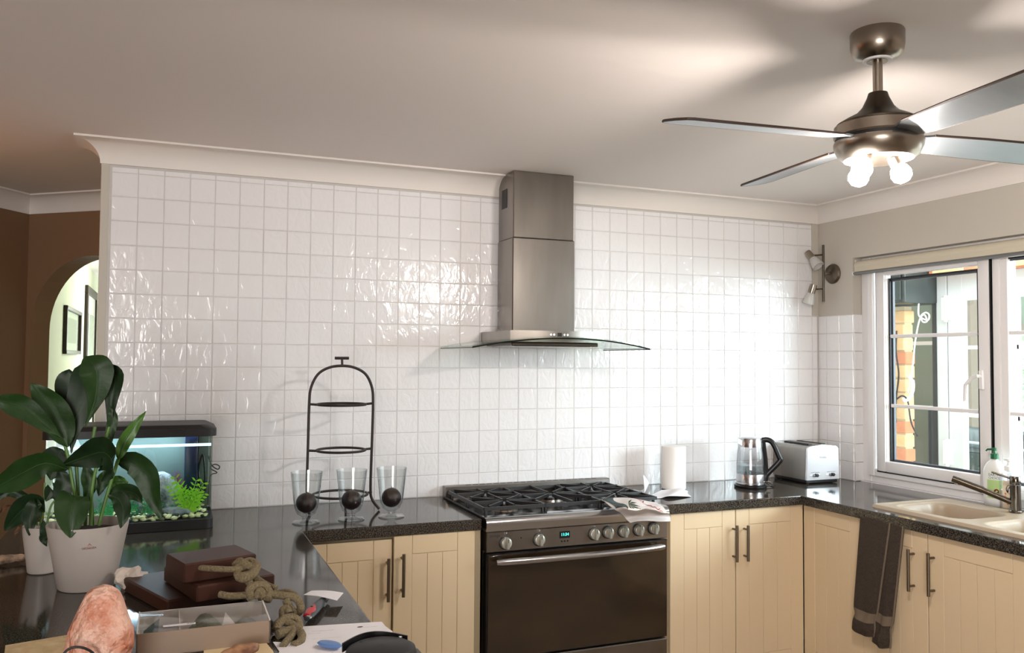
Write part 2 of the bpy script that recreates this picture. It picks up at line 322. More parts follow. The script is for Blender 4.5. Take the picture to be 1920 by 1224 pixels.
# dining nook walls at 45 degrees with an arch, hall beyond
K0 = Vector((-.502,1.526,0)); D2 = Vector((.78,-.6258,0)); N2 = Vector((.6258,.78,0)); D1 = Vector((-.56,-.828,0))
mb = MB(); TH = .13; W2 = 1.5; AR = .40; AC = .43; SP = 1.68
def w2(s, t, z): return K0+D2*s+N2*t+Vector((0,0,z))
outer = [(0.03,0)]; pts = [(AC-AR,0),(AC-AR,SP)] + [(AC-AR*math.cos(math.radians(a)), SP+AR*math.sin(math.radians(a))) for a in range(6,175,6)] + [(AC+AR,SP),(AC+AR,0)]
poly = [(0,0)]+pts+[(W2,0),(W2,ZC),(0,ZC)]
top = [(a, ZC) for a, b in pts]
for (a, b), (c, d) in zip(pts, pts[1:]):
    if abs(a-c) < 1e-6: continue
    for t in (0, TH): mb.add([w2(a,t,b),w2(c,t,d),w2(c,t,ZC),w2(a,t,ZC)], [(0,1,2,3)])
for (a, b), (c, d) in zip(pts, pts[1:]): mb.add([w2(a,0,b),w2(c,0,d),w2(c,TH,d),w2(a,TH,b)], [(0,1,2,3)])
for a, b in ((0,AC-AR),(AC+AR,W2)):
    for t in (0, TH): mb.add([w2(a,t,0),w2(b,t,0),w2(b,t,ZC),w2(a,t,ZC)], [(0,1,2,3)])
mb.add([w2(0,0,0),w2(0,TH,0),w2(0,TH,ZC),w2(0,0,ZC)], [(0,1,2,3)])
struct(mb.build('wall_arch', 'dining_paint', smooth=30))
K1 = K0+D1*1.7
mb = MB(); mb.prism([K0, K1, K1+Vector((-.08,.09,0)), K0+Vector((-.08,.09,0))], (0,0,ZC)); struct(mb.build('wall_left', 'dining_paint', smooth=0))
struct(MB().box((-4.1,K1.y,0),(K1.x,K1.y+.1,ZC)).build('wall_dining', 'dining_paint', smooth=0))
struct(MB().box((-4.2,-7.2,0),(-4.1,K1.y,ZC)).build('wall_side', 'dining_paint', smooth=0))
struct(MB().box((-4.2,-7.3,0),(3.76,-7.2,ZC)).build('wall_behind', 'dining_paint', smooth=0))
cornice('trim_2', [tuple(K1.xy), tuple(K0.xy), tuple((K0+D2*W2).xy)], -1)
HX = -.52
hw = struct(MB().box((HX-.1,1.75,0),(HX,9.0,ZC)).box((HX,8.9,0),(1.6,9.0,ZC)).box((1.5,.116,0),(1.6,9,ZC)).build('wall_hall', 'hall_paint', smooth=0))
# hall door with its casing
dr = struct(MB().box((HX,5.05,0),(HX+.03,5.13,2.13),.004).box((HX,6.05,0),(HX+.03,6.13,2.13),.004).box((HX,5.05,2.13),(HX+.03,6.13,2.21),.004).build('door_1', 'frame_wood'))
MB().box((HX,5.13,0),(HX+.015,6.05,2.13)).build('door_panel', 'white_plastic', dr)
MB().box((HX+.015,5.30,.4),(HX+.022,5.85,1.95),.003).build('door_inset', 'mirror_grey', dr)
# ------------------------------------------------------------------ window in the right wall
FX = 3.702
def rect_frame(mb, y0, y1, z0, z1, wd, x0, x1, bev=.004):
    mb.box((x0,y0-wd,z0),(x1,y0,z1),bev).box((x0,y1,z0),(x1,y1+wd,z1),bev).box((x0,y1+wd,z0),(x1,y0-wd,z0+wd),bev).box((x0,y1+wd,z1-wd),(x1,y0-wd,z1),bev)
win = MB(); rect_frame(win, WY0-.002, WY1+.002, .902, WZ1, .062, FX, FX+.055)
rect_frame(win, WY0-.002-.05, WY1+.052, .902+.035, WZ1-.04, .04, FX-.012, FX+.02)
win.box((FX,-1.125,.95),(FX+.055,-1.045,2.06),.004).box((FX,-1.80,.95),(FX+.055,-1.72,2.06),.004)
win = struct(win.build('window_1', 'upvc'))
# opening sash
SY0, SY1, SZ0, SZ1 = -.384, -1.044, .969, 2.045
s = MB(); rect_frame(s, SY0, SY1, SZ0, SZ1, .055, FX-.022, FX+.03, .006)
rect_frame(s, SY0-.045, SY1+.045, SZ0+.04, SZ1-.04, .016, FX-.012, FX+.02, .004); sash = s.build('sash', 'upvc', win)
s = MB(); rect_frame(s, SY0+.006, SY1-.006, SZ0-.006, SZ1+.006, .012, FX-.015, FX+.02, 0); s.build('seal', 'gasket', win)
def glazing(y0, y1, z0, z1, par):
    s = MB(); rect_frame(s, y0, y1, z0, z1, .009, FX+.004, FX+.030, 0); s.build('glazing_bead', 'gasket', par)
    s = MB(); rect_frame(s, y0-.009, y1+.009, z0+.009, z1-.009, .008, FX+.016, FX+.030, 0); s.build('spacer_bar', 'spacer', par)
    MB().box((FX+.018,y1,z0),(FX+.021,y0,z1)).build('pane', 'pane', par)
glazing(-.447, -.975, 1.018, 1.975, sash)
for z in (1.672, 1.312): MB().box((FX+.004,-.975,z-.009),(FX+.017,-.447,z+.009),.003).build('glazing_bar', 'upvc', sash)
for y0, y1 in ((-1.074,-1.735),(-1.785,-2.37)):
    s = MB(); rect_frame(s, y0+.02, y1-.02, .965, 2.045, .035, FX-.01, FX+.03, .005); sh = s.build('fixed_light', 'upvc', win)
    glazing(y0-.004, y1+.004, .995, 2.012, sh)
    for z in (1.672, 1.312): MB().box((FX+.004,y1+.01,z-.009),(FX+.017,y0-.01,z+.009),.003).build('glazing_bar', 'upvc', sh)
h = MB().box((FX-.036,-1.022,1.415),(FX-.022,-.998,1.505),.004).tube([(FX-.036,-1.01,1.475),(FX-.062,-1.01,1.478),(FX-.066,-.99,1.47),(FX-.066,-.955,1.435),(FX-.066,-.95,1.36)],[.008,.009,.009,.008,.006],8)
h.build('window_handle', 'upvc', sash)
MB().box((FX-.02,WY1,.878),(FX+.08,WY0,.902),.003).build('sill', 'upvc', win)
# roller blind
bl = thing('roller_blind', 'beige roller blind rolled up at the top of the window opening', 'blind', (3.68,-1.34,2.09))
MB().cyl((3.678,WY0-.006,2.055),(3.678,WY1+.006,2.055),.029,n=24).build('fabric_roll', 'blind_fabric', bl)
MB().box((3.650,WY1+.01,2.02),(3.6525,WY0-.008,2.06)).build('fabric_drop', 'blind_fabric', bl)
MB().tube([(3.651,WY0-.006,2.014),(3.651,WY1+.006,2.014)],.009,10).build('bottom_rail', 'blind_rail', bl)
MB().box((3.66,WY0-.004,2.03),(3.70,WY0-.001,2.088),.001).build('bracket', 'white_plastic', bl)
MB().cyl((3.651,WY0-.006,2.014),(3.651,WY0-.001,2.014),.011,n=12).build('rail_cap', 'white_plastic', bl)
# ================================================================== WORKTOPS
LX = .705
lt = MB().prism([(-.30,-2.45,ZT-.044),(LX,-2.45,ZT-.044),(LX,-.585,ZT-.044),(1.405,-.585,ZT-.044),(1.405,-.002,ZT-.044),(-.30,-.002,ZT-.044)],(0,0,.044))
lt = lt.build('worktop', 'dark_granite', smooth=0, origin=(.2,-1,ZT-.044)); tag(lt, 'polished dark speckled stone worktop carrying the plants and the fish tank', 'worktop')
bv = lt.modifiers.new('bevel', 'BEVEL'); bv.width = .005; bv.segments = 3; bv.limit_method = 'ANGLE'
SX0, SX1, SKY0, SKY1 = 3.115, 3.575, -.885, -1.93
rt = MB().prism([(2.272,-.002,ZT-.044),(2.272,-.553,ZT-.044),(3.033,-.553,ZT-.044),(3.033,-2.6,ZT-.044),(3.645,-2.6,ZT-.044),(3.645,-2.418,ZT-.044),(3.70,-2.418,ZT-.044),(3.70,-.264,ZT-.044),(3.645,-.264,ZT-.044),(3.645,-.002,ZT-.044)],(0,0,.044))
rt = rt.build('worktop', 'dark_granite', smooth=0, origin=(3,-.5,ZT-.044)); tag(rt, 'polished dark speckled stone worktop under the kettle, toaster and sink', 'worktop')
cut = MB().box((SX0+.03,SKY1+.03,.7),(SX1-.03,SKY0-.03,1.0)).build('cutter', 'grout', smooth=0)
# cut the sink hole, keep only the result
md = rt.modifiers.new('hole', 'BOOLEAN'); md.object = cut; md.operation = 'DIFFERENCE'; md.solver = 'EXACT'
bpy.context.view_layer.update(); ev = rt.evaluated_get(bpy.context.evaluated_depsgraph_get()); nm = bpy.data.meshes.new_from_object(ev)
rt.modifiers.clear(); rt.data = nm; bpy.data.objects.remove(cut)
bv = rt.modifiers.new('bevel', 'BEVEL'); bv.width = .004; bv.segments = 2; bv.limit_method = 'ANGLE'
# ================================================================== CABINETS
def door(parent, axis, face, a0, a1, z0, z1, hpos, hz=(.630,.800), full=True):
    """door slab with planks; axis 'y' = faces -y at y=face and spans x a0..a1, axis 'x' = faces -x at x=face and spans y a0..a1"""
    def T(a, d, z): return (a, face+d, z) if axis == 'y' else (face+d, a, z)
    def bx(mb, a, b, d0, d1, z_0, z_1, bev=.0015):
        p = T(a,d0,z_0); q = T(b,d1,z_1); mb.box([min(x) for x in zip(p,q)], [max(x) for x in zip(p,q)], bev); return mb
    lo, hi = min(a0,a1), max(a0,a1); st = .072
    d = MB(); bx(d, lo, hi, .004, .018, z0, z1, 0)
    bx(d, lo, lo+st, 0, .006, z0, z1); bx(d, hi-st, hi, 0, .006, z0, z1); bx(d, lo+st+.0012, hi-st-.0012, 0, .006, z1-st, z1); bx(d, lo+st+.0012, hi-st-.0012, 0, .006, z0, z0+st)
    dd = d.build('door', 'cream_paint', parent)
    n = max(1, round((hi-lo-2*st)/.07)); wd = (hi-lo-2*st)/n
    for i in range(n):
        p = MB(); bx(p, lo+st+wd*i+.0007, lo+st+wd*(i+1)-.0007, .0008, .006, z0+st+.0015, z1-st-.0015, .0008); p.build('plank', 'cream_paint', dd)
    if hpos is not None:
        h = MB(); h.tube([T(hpos,-.032,hz[0]),T(hpos,-.032,hz[1])],.0065,12)
        for z in (hz[0]+.02, hz[1]-.02): h.tube([T(hpos,.0,z),T(hpos,-.032,z)],.005,8)
        h.build('handle', 'handle_steel', dd)
    return dd
DY = -.568
cb = thing('base_cabinet', 'cream two-door cabinet to the left of the stove', 'cabinet', (1.05,-.3,0))
MB().box((.72,-.549,.10),(1.374,-.02,.853)).build('carcass', 'cream_edge', cb, smooth=0)
MB().box((1.376,DY-.006,.0),(1.404,-.02,.855),.001).build('side_panel', 'cream_edge', cb)
MB().box((.72,-.50,0),(1.376,-.48,.10)).build('kickboard', 'cream_edge', cb, smooth=0)
door(cb, 'y', DY, .722, 1.044, .11, .843, 1.024, (.615,.777)); door(cb, 'y', DY-.010, 1.049, 1.378, .11, .855, 1.080, (.630,.792))
cb = thing('base_cabinet', 'cream two-door cabinet to the right of the stove', 'cabinet', (2.65,-.3,0)); DY2 = -.536
MB().box((2.275,-.517,.10),(3.04,-.02,.853)).build('carcass', 'cream_edge', cb, smooth=0)
MB().box((2.275,-.48,0),(3.04,-.46,.10)).build('kickboard', 'cream_edge', cb, smooth=0)
door(cb, 'y', DY2, 2.316, 2.666, .11, .853, 2.652, (.622,.787)); door(cb, 'y', DY2, 2.671, 3.058, .11, .853, 2.714, (.620,.783))
cb = thing('base_cabinet', 'cream corner cabinet with the brown towel hanging over its door', 'cabinet', (3.3,-.7,0)); DX = 3.056
MB().box((DX+.02,-.905,.10),(3.62,-.56,.853)).build('carcass', 'cream_edge', cb, smooth=0)
door(cb, 'x', DX+.004, -.5385, -.905, .11, .853, None)
MB().box((DX+.06,-.905,0),(DX+.08,-.56,.10)).build('kickboard', 'cream_edge', cb, smooth=0)
cb = thing('base_cabinet', 'cream two-door cabinet with bar handles below the sink', 'cabinet', (3.3,-1.3,0))
MB().box((DX+.02,-2.56,.10),(3.62,-1.95,.853)).box((DX+.02,-1.95,.10),(3.62,-.91,.70)).build('carcass', 'cream_edge', cb, smooth=0)
MB().box((DX+.06,-2.56,0),(DX+.08,-.91,.10)).build('kickboard', 'cream_edge', cb, smooth=0)
door(cb, 'x', DX, -.910, -1.249, .11, .853, -1.185, (.612,.780)); door(cb, 'x', DX, -1.254, -1.69, .11, .853, -1.282, (.617,.785))
MB().box((DX,-2.56,.11),(DX+.018,-1.694,.853),.002).build('end_panel', 'cream_paint', cb)
pb = struct(MB().box((-.05,-2.4,0),(.66,-.60,.8555)).box((-.05,-.60,0),(.70,-.02,.8555)).build('wall_peninsula', 'cream_edge', smooth=0))
# ================================================================== STOVE
OX0, OX1, OF = 1.415, 2.262, -.606
st = thing('stove', 'wide stainless steel gas stove with seven knobs and a digital clock', 'stove', (1.84,-.3,0))
MB().box((OX0+.004,OF+.045,.06),(OX1-.004,-.02,.893),.002).build('body', 'brushed_steel', st)
for x in (OX0+.06, OX1-.06):
    for y in (-.52,-.10): MB().cyl((x,y,0),(x,y,.06),.018).build('foot', 'black_plastic', st)
# rounded front lip and hob tray
mb = MB(); pr = [(-.545,.905),(-.585,.905)]+[(-.585-.028*math.sin(math.radians(a)), .881+.024*math.cos(math.radians(a))) for a in range(15,100,12)]+[(OF-.004,.852),(-.56,.852),(-.545,.89)]
mb.prism([(OX0,y,z) for y,z in pr], (OX1-OX0,0,0)); mb.build('front_lip', 'bright_steel', st)
mb = MB(); mb.box((OX0+.006,-.547,.886),(OX1-.006,-.045,.8975),.002); mb.build('hob_plate', 'black_enamel', st)
MB().box((OX0,-.547,.88),(OX0+.010,-.045,.905),.002).build('hob_edge', 'black_satin', st); MB().box((OX1-.010,-.547,.88),(OX1,-.045,.905),.002).build('hob_edge', 'black_satin', st)
# raised splash rail with slots
mb = MB(); mb.prism([(OX0+.005,-.062,.893),(OX0+.005,-.058,.948),(OX0+.005,-.050,.952),(OX0+.005,-.012,.952),(OX0+.005,-.012,.893)], (OX1-OX0+.005,0,0)); rl = mb.build('splash_rail', 'brushed_steel', st)
mb = MB()
for i in range(20): mb.box((OX0+.11+i*.0345,-.042,.9515),(OX0+.135+i*.0345,-.030,.9528))
mb.build('vent_slots', 'black_satin', rl, smooth=0)
# control panel
mb = MB(); mb.box((OX0+.004,OF,.768),(OX1-.004,OF+.05,.850),.003); cp = mb.build('control_panel', 'brushed_steel', st)
for i, (x, z) in enumerate(((1.498,.803),(1.644,.806),(1.896,.811),(1.962,.813),(2.036,.812),(2.110,.813),(2.184,.815))):
    kb = MB().lathe([(.0,.0),(.027,.0),(.027,.004),(.0255,.005)],(x,OF-.0002,z),28,axis=(0,-1,0)).build('knob_bezel', 'black_satin', cp)
    k = MB().lathe([(.0235,.004),(.0235,.012),(.0215,.018),(.019,.0195),(0,.020)],(x,OF,z),28,axis=(0,-1,0))
    k.box((x-.0065,OF-.034,z-.022),(x+.0065,OF-.016,z+.022),.003); k = k.build('knob', 'knob_silver', st)
    MB().box((x-.0009,OF-.0348,z+.006),(x+.0009,OF-.0338,z+.020)).build('pointer', 'print_dark', k)
MB().box((1.738,OF-.0016,.803),(1.785,OF,.831),.001).build('clock_screen', 'black_plastic', cp)
lettering('clock_digits', '11:34', .0165, lambda x,y: (1.7615+x, OF-.0020, .818+y), 'screen_glow', cp)
for i in range(3): MB().lathe([(.0038,0),(.0034,.0025),(0,.003)],(1.748+i*.0135,OF,.791),12,axis=(0,-1,0)).build('button', 'black_plastic', cp)
MB().lathe([(.003,0),(.003,.001),(0,.001)],(1.566,OF,.818),12,axis=(0,-1,0)).build('indicator', 'black_plastic', cp)
lettering('maker_mark', 'omega', .017, lambda x,y: (1.452+x, OF-.0006, .834+y), 'print_dark', cp)
for x in (1.498,1.644,1.896,1.962):
    s = MB(); s.box((x-.007,OF-.0005,.8385),(x-.0002,OF,.8395)).box((x-.007,OF-.0005,.8440),(x-.0002,OF,.8448)); s.box((x+.002,OF-.0005,.8385),(x+.007,OF,.8445)); s.build('symbol', 'print_grey', cp, smooth=0)
# oven door with glass and bar handle
od = MB().box((OX0+.004,OF+.002,.345),(OX1-.004,OF+.045,.762),.003).build('oven_door', 'black_plastic', st)
MB().box((OX0+.010,OF-.0025,.350),(OX1-.010,OF+.003,.758),.001).build('door_glass', 'oven_glass', od)
hp = crom([(1.448,-.640,.735),(1.60,-.655,.737),(1.84,-.661,.738),(2.08,-.655,.739),(2.218,-.640,.740)],6)
h = MB().tube(hp, [.010]+[.0135]*(len(hp)-2)+[.010], 16)
for x, z in ((1.478,.735),(2.190,.740)): h.cyl((x,OF+.001,z),(x,-.645,z),.009,n=12)
h.build('handle', 'bright_steel', od)
MB().box((OX0+.004,OF+.002,.10),(OX1-.004,OF+.04,.338),.004).build('storage_drawer', 'brushed_steel', st)
# burners and cast iron grates
BX = [OX0+.155, (OX0+OX1)/2, OX1-.155]
burn = [(BX[0],-.41,.036),(BX[0],-.18,.045),(BX[1],-.295,.062),(BX[2],-.41,.036),(BX[2],-.18,.045)]
for x, y, r in burn:
    b = MB().lathe([(r+.022,.0),(r+.018,.006),(r+.004,.008),(r,.018),(r-.006,.020),(0,.020)],(x,y,.8975),28).build('burner', 'brushed_steel', st)
    MB().lathe([(r-.002,.020),(r+.002,.022),(r,.028),(r-.010,.031),(0,.032)],(x,y,.8975),28).build('burner_cap', 'black_enamel', b)
for gi, gx in enumerate(BX):
    g = MB(); hw = .137; z = .930; t = .0055; tr = .008
    def bar(p, q, zz=z):
        a = Vector((*p,zz)); b = Vector((*q,zz)); d = (b-a).normalized(); n = Vector((-d.y,d.x,0))*t
        g.prism([a-n-Vector((0,0,tr)), a+n-Vector((0,0,tr)), a+n*.6+Vector((0,0,tr*.7)), a-n*.6+Vector((0,0,tr*.7))], b-a)
    y0, y1 = -.535, -.070
    for p, q in (((gx-hw,y0),(gx+hw,y0)),((gx-hw,y1),(gx+hw,y1)),((gx-hw,y0),(gx-hw,y1)),((gx+hw,y0),(gx+hw,y1)),((gx-hw,(y0+y1)/2),(gx+hw,(y0+y1)/2))): bar(p, q)
    cs = [b for b in burn if abs(b[0]-gx) < .01]
    for x, y, r in cs:
        for a in (0,45,90,135,180,225,270,315) if len(cs) == 1 else (0,90,180,270,45,225,135,315):
            ca, sa = math.cos(math.radians(a)), math.sin(math.radians(a))
            L = hw if len(cs) == 1 else .10
            Lx = min(hw/abs(ca) if abs(ca) > .01 else 9, (.23 if len(cs) == 1 else .112)/abs(sa) if abs(sa) > .01 else 9)
            bar((x+ca*Lx, y+sa*Lx), (x+ca*max(.022,r*.45), y+sa*max(.022,r*.45)), z+.004)
    for x in (gx-hw+.01, gx+hw-.01):
        for y in (y0+.01, y1-.01, (y0+y1)/2): g.cyl((x,y,.8975),(x,y,z-.004),.007,n=8)
    g.build('grate', 'cast_iron', st, smooth=0)
# ================================================================== RANGE HOOD
HC = 1.832
hd = thing('range_hood', 'stainless steel chimney range hood with a curved glass canopy', 'range hood', (HC,-.2,1.6))
MB().box((1.684,-.205,1.64),(2.001,-.012,2.10),.004).build('chimney', 'brushed_steel', hd)
up = MB().box((1.688,-.201,2.10),(1.997,-.012,ZC-.001),.003).build('upper_chimney', 'brushed_steel', hd)
MB().box((1.6865,-.12,2.25),(1.6885,-.055,2.34)).build('side_vent', 'black_satin', up, smooth=0)
mb = MB(); mb.prism([(1.602,-.012,1.615),(1.602,-.385,1.615),(1.72,-.405,1.615),(1.832,-.412,1.615),(1.945,-.405,1.615),(2.062,-.385,1.615),(2.062,-.012,1.615)],(0,0,.050)); hb = mb.build('control_box', 'brushed_steel', hd, smooth=20)
MB().box((1.816,-.4135,1.640),(1.836,-.409,1.656)).build('display', 'black_plastic', hb, smooth=0)
for x in (1.785,1.800,1.850,1.866): MB().lathe([(.0038,0),(.003,.002),(0,.002)],(x,-.4105,1.648),12,axis=(0,-1,0)).build('button', 'led_white', hb)
def cz(x): return 1.632-.042*((x-HC)/.427)**2
def cy(x): return -.455-.035*(1-((x-HC)/.427)**2)
gl = MB().grid(lambda u,v: (1.405+.854*u, -.012+(cy(1.405+.854*u)+.012)*v, cz(1.405+.854*u)), 36, 4, thick=.006).build('glass_canopy', 'hood_glass', hd)
mb = MB(); mb.tube([(1.405+.854*i/36, cy(1.405+.854*i/36)-.001, cz(1.405+.854*i/36)-.002) for i in range(37)], .0036, 6)
mb.tube([(1.404,-.012,cz(1.405)-.003),(1.404,-.455,cz(1.405)-.003)],.0026,6).tube([(2.260,-.012,cz(2.259)-.003),(2.260,-.455,cz(2.259)-.003)],.0026,6); mb.build('glass_edge', 'hood_edge', gl)
fl = MB().box((1.62,-.36,1.598),(2.045,-.04,1.614),.003).build('filter_plate', 'dark_nickel', hd)
mb = MB()
for i in range(13): mb.box((1.64+i*.03,-.34,1.5955),(1.655+i*.03,-.06,1.5985),.0005)
mb.build('filter_slats', 'bright_steel', fl, smooth=0)
# ================================================================== CEILING FAN
fx, fy = FANXY
fan = thing('ceiling_fan', 'brushed nickel ceiling fan with four blades and a glowing lamp cluster', 'ceiling fan', (fx,fy,2.1))
MB().lathe([(.066,0),(.068,-.004),(.068,-.040),(.064,-.058),(.052,-.070),(.030,-.076),(.026,-.080),(0,-.080)],(fx,fy,ZC),40).build('canopy', 'satin_nickel', fan)
MB().lathe([(.038,-.0745),(.036,-.079),(.018,-.079)],(fx,fy,ZC),24).build('canopy_ring', 'white_plastic', fan)
MB().cyl((fx,fy,2.225),(fx,fy,2.345),.0125,n=20).build('downrod', 'satin_nickel', fan)
MB().lathe([(.018,.085),(.024,.083),(.028,.070),(.040,.045),(.056,.028),(.084,.014),(.104,.002),(.104,-.002),(0,-.002)],(fx,fy,2.165),44).build('motor_cover', 'dark_nickel', fan)
mo = MB().lathe([(.104,.0),(.110,-.003),(.111,-.030),(.108,-.034)],(fx,fy,2.163),48).build('motor_housing', 'satin_nickel', fan)
MB().lathe([(.107,-.034),(.107,-.042),(.09,-.043)],(fx,fy,2.163),48).build('black_ring', 'black_satin', mo)  # black ring between the motor housing and the lamp pan
MB().lathe([(.110,-.043),(.112,-.048),(.110,-.062),(.100,-.082),(.086,-.092),(.080,-.088),(0,-.080)],(fx,fy,2.163),48).build('lamp_pan', 'satin_nickel', fan)
def blade(ang):
    a = math.radians(ang); d = Vector((math.cos(a), math.sin(a), 0)); n = Vector((-d.y, d.x, 0)); pit = math.radians(11)
    nn = n*math.cos(pit) - Vector((0,0,1))*math.sin(pit); up_ = d.cross(nn)
    out = [(.085,-.030),(.14,-.048),(.30,-.056),(.575,-.060),(.600,-.050),(.607,-.030),(.600,.020),(.585,.052),(.570,.060),(.30,.056),(.14,.048),(.085,.030)]
    c = Vector((fx,fy,2.122)); mb = MB(); mb.prism([c+d*r+nn*w_ for r,w_ in out], up_*.0055)
    b = mb.build('blade', 'blade_silver', fan, smooth=20)
    loop = [c+d*r+nn*w_+up_*.003 for r,w_ in out]; MB().tube(loop[1:-1],.0036,6).build('edge_band', 'blade_edge', b)
    MB().box((-.0,-.018,-.004),(.07,.018,.001),.001).build('bracket', 'dark_nickel', b) if False else None
    return b
for a in (84, 174, 264, 354): blade(a)
for a in (188, 350, 92):
    ca, sa = math.cos(math.radians(a)), math.sin(math.radians(a)); ax = Vector((ca*.55, sa*.55, -1)).normalized(); p = Vector((fx+ca*.045, fy+sa*.045, 2.078))
    so_ = MB().lathe([(.016,-.004),(.017,.018),(.014,.022),(0,.022)],p,20,axis=ax).build('lamp_socket', 'satin_nickel', fan)
    MB().lathe([(.010,.018),(.022,.030),(.027,.046),(.024,.060),(.012,.070),(0,.072)],p,24,axis=ax).build('lamp_glass', 'bulb_glow', so_)
# ================================================================== WALL SPOTLIGHT
sp = thing('wall_spotlight', 'satin steel wall light bar with two frosted glass spots beside the window', 'wall light', (3.646,-.12,2.03))
MB().lathe([(.055,0),(.056,.006),(.050,.016),(.030,.024),(0,.026)],(3.646,-.119,2.026),32,axis=(-1,0,0)).build('wall_plate', 'handle_steel', sp)
MB().cyl((3.622,-.119,2.026),(3.585,-.115,2.026),.008,n=12).build('stem', 'satin_nickel', sp)
MB().tube([(3.582,-.112,2.185),(3.582,-.112,1.868)],.0065,12).build('light_bar', 'dark_nickel', sp)
def spot(p, ax):
    p = Vector(p); ax = Vector(ax).normalized()
    h = MB().lathe([(0,-.030),(.018,-.028),(.020,-.010),(.020,.020),(.017,.022)],p,24,axis=ax)
    h = h.build('spot_head', 'satin_nickel', sp)
    MB().lathe([(.018,.020),(.026,.045),(.032,.075),(.033,.082),(.030,.082),(.024,.048),(.0,.040)],p,24,axis=ax).build('spot_shade', 'frost_glass', h)
    MB().tube([p, (3.582,-.112,p.z+.002)],.0045,8).build('spot_arm', 'dark_nickel', h)
spot((3.535,-.062,2.128), (.15,-.55,-.72)); spot((3.530,-.082,1.938), (-.10,.22,-.75))
# ================================================================== SINK, TAP AND BOTTLES
def rr(x, y, x0, x1, y0, y1, r):
    dx = abs(x-(x0+x1)/2)-(x1-x0)/2+r; dy = abs(y-(y0+y1)/2)-(y1-y0)/2+r
    return math.hypot(max(dx,0),max(dy,0))+min(max(dx,dy),0)-r
bowls = [(3.185,3.475,-1.300,-.945,.075,.165),(3.185,3.475,-1.79,-1.375,.075,.165)]
def smooth(t): t = max(0,min(1,t)); return t*t*(3-2*t)
def sinkz(x, y):
    d = rr(x,y,SX0,SX1,SKY1,SKY0,.035); z = ZT+.013-.013*smooth((d+.009)/.009)-(.012 if d > 0 else 0)
    dd = -d; z -= .004*smooth((dd-.018)/.008)
    for x0,x1,y0,y1,r,dep in bowls:
        b = rr(x,y,x0,x1,y0,y1,r); z -= dep*smooth((-b+.004)/.045)*.97 + (.02 if b < -.04 else 0)*smooth((-b-.04)/.1)
    return z
s = MB(); nx, ny = 70, 150
sk = s.grid(lambda u,v: (SX0+(SX1-SX0)*u, SKY0+(SKY1-SKY0)*v, sinkz(SX0+(SX1-SX0)*u, SKY0+(SKY1-SKY0)*v)), nx, ny).build('sink', 'sink_composite', smooth=60, origin=(3.34,-1.4,ZT))
tag(sk, 'sand coloured composite double bowl sink set in the dark worktop', 'sink')
for x0,x1,y0,y1,r,dep in bowls: MB().lathe([(.032,.004),(.030,.006),(.020,.002),(0,.001)],((x0+x1)/2,(y0+y1)/2,ZT-.186),24).build('drain', 'chrome', sk)
tp = thing('kitchen_tap', 'steel mixer tap with a long angled spout behind the sink', 'tap', (3.548,-1.262,ZT+.012)); tx, ty = 3.548, -1.262
MB().lathe([(.026,0),(.026,.004),(.0215,.007),(.0205,.060),(.0205,.112)],(tx,ty,ZT+.012),28).build('tap_body', 'satin_dark', tp)
MB().lathe([(.0205,.114),(.0215,.116),(.0215,.146),(.019,.150),(0,.150)],(tx,ty,ZT+.012),28).build('tap_cap', 'satin_dark', tp)
sps = [Vector((tx-.010,ty+.012,ZT+.052)), Vector((tx-.063,ty+.105,ZT+.092)), Vector((tx-.120,ty+.205,ZT+.130))]
sp_ = MB().tube([sps[0],sps[1]],.0125,14).tube([sps[1]-(sps[1]-sps[0])*.02,sps[2]],.0145,14).build('spout', 'dark_nickel', tp)
MB().cyl(sps[2]+Vector((.008,-.012,-.010)), sps[2]+Vector((.008,-.012,-.024)),.009,n=14).build('aerator', 'chrome', sp_)
MB().tube([(tx-.01,ty+.01,ZT+.150),(tx-.045,ty+.075,ZT+.172)],[.005,.004],8).build('lever', 'dark_nickel', tp)
# ---- bottles
def cyl_print(c, r, ang0, sq=(1,1)):
    return lambda x, y: (c[0]+r*sq[0]*math.cos(ang0+x/r), c[1]+r*sq[1]*math.sin(ang0+x/r), c[2]+y)
b1 = thing('dish_soap_bottle', 'big white dish soap bottle with a dark green pump, behind the sink', 'bottle', (3.640,-1.095,ZT+.002)); c = (3.640,-1.095,ZT+.002)
SQ = (.58,1.0)
MB().lathe([(.046,0),(.050,.006),(.052,.05),(.053,.12),(.053,.150),(.048,.170),(.036,.190),(.020,.204),(.016,.208),(.016,.214)],c,36,sq=SQ).build('bottle_body', 'bottle_white', b1)
MB().lathe([(.0165,.210),(.0165,.232),(.008,.234),(.006,.246),(.010,.248),(.010,.258),(0,.260)],c,20).tube([(c[0],c[1],c[2]+.252),(c[0]-.012,c[1]+.024,c[2]+.250),(c[0]-.016,c[1]+.030,c[2]+.243)],[.005,.004,.003],8).build('pump', 'cap_green', b1)
A0 = math.radians(205)
mb = MB(); f = cyl_print(c,.0535,A0,SQ)
mb.grid(lambda u,v: f((u-.5)*.075, .040+v*.080), 12, 4); mb.build('front_label', 'label_green', b1)
f2 = cyl_print(c,.0542,A0,SQ); lettering('label_words', 'EARTH', .017, lambda x,y: f2(x-.004,.142+y), 'cap_green', b1); lettering('label_words', 'CHOICE', .014, lambda x,y: f2(x-.004,.128+y), 'cap_green', b1)
mb = MB(); mb.add([f2(.006+.012*math.cos(t*PI/8), .070+.012*math.sin(t*PI/8)) for t in range(16)],[tuple(range(16))]); mb.build('ladybird_print', 'ladybird', b1, smooth=0)
b2 = thing('hand_soap_bottle', 'clear hand soap pump bottle with a cream label and round black logo', 'bottle', (3.618,-1.182,ZT+.002)); c = (3.618,-1.182,ZT+.002); SQ2 = (.62,1)
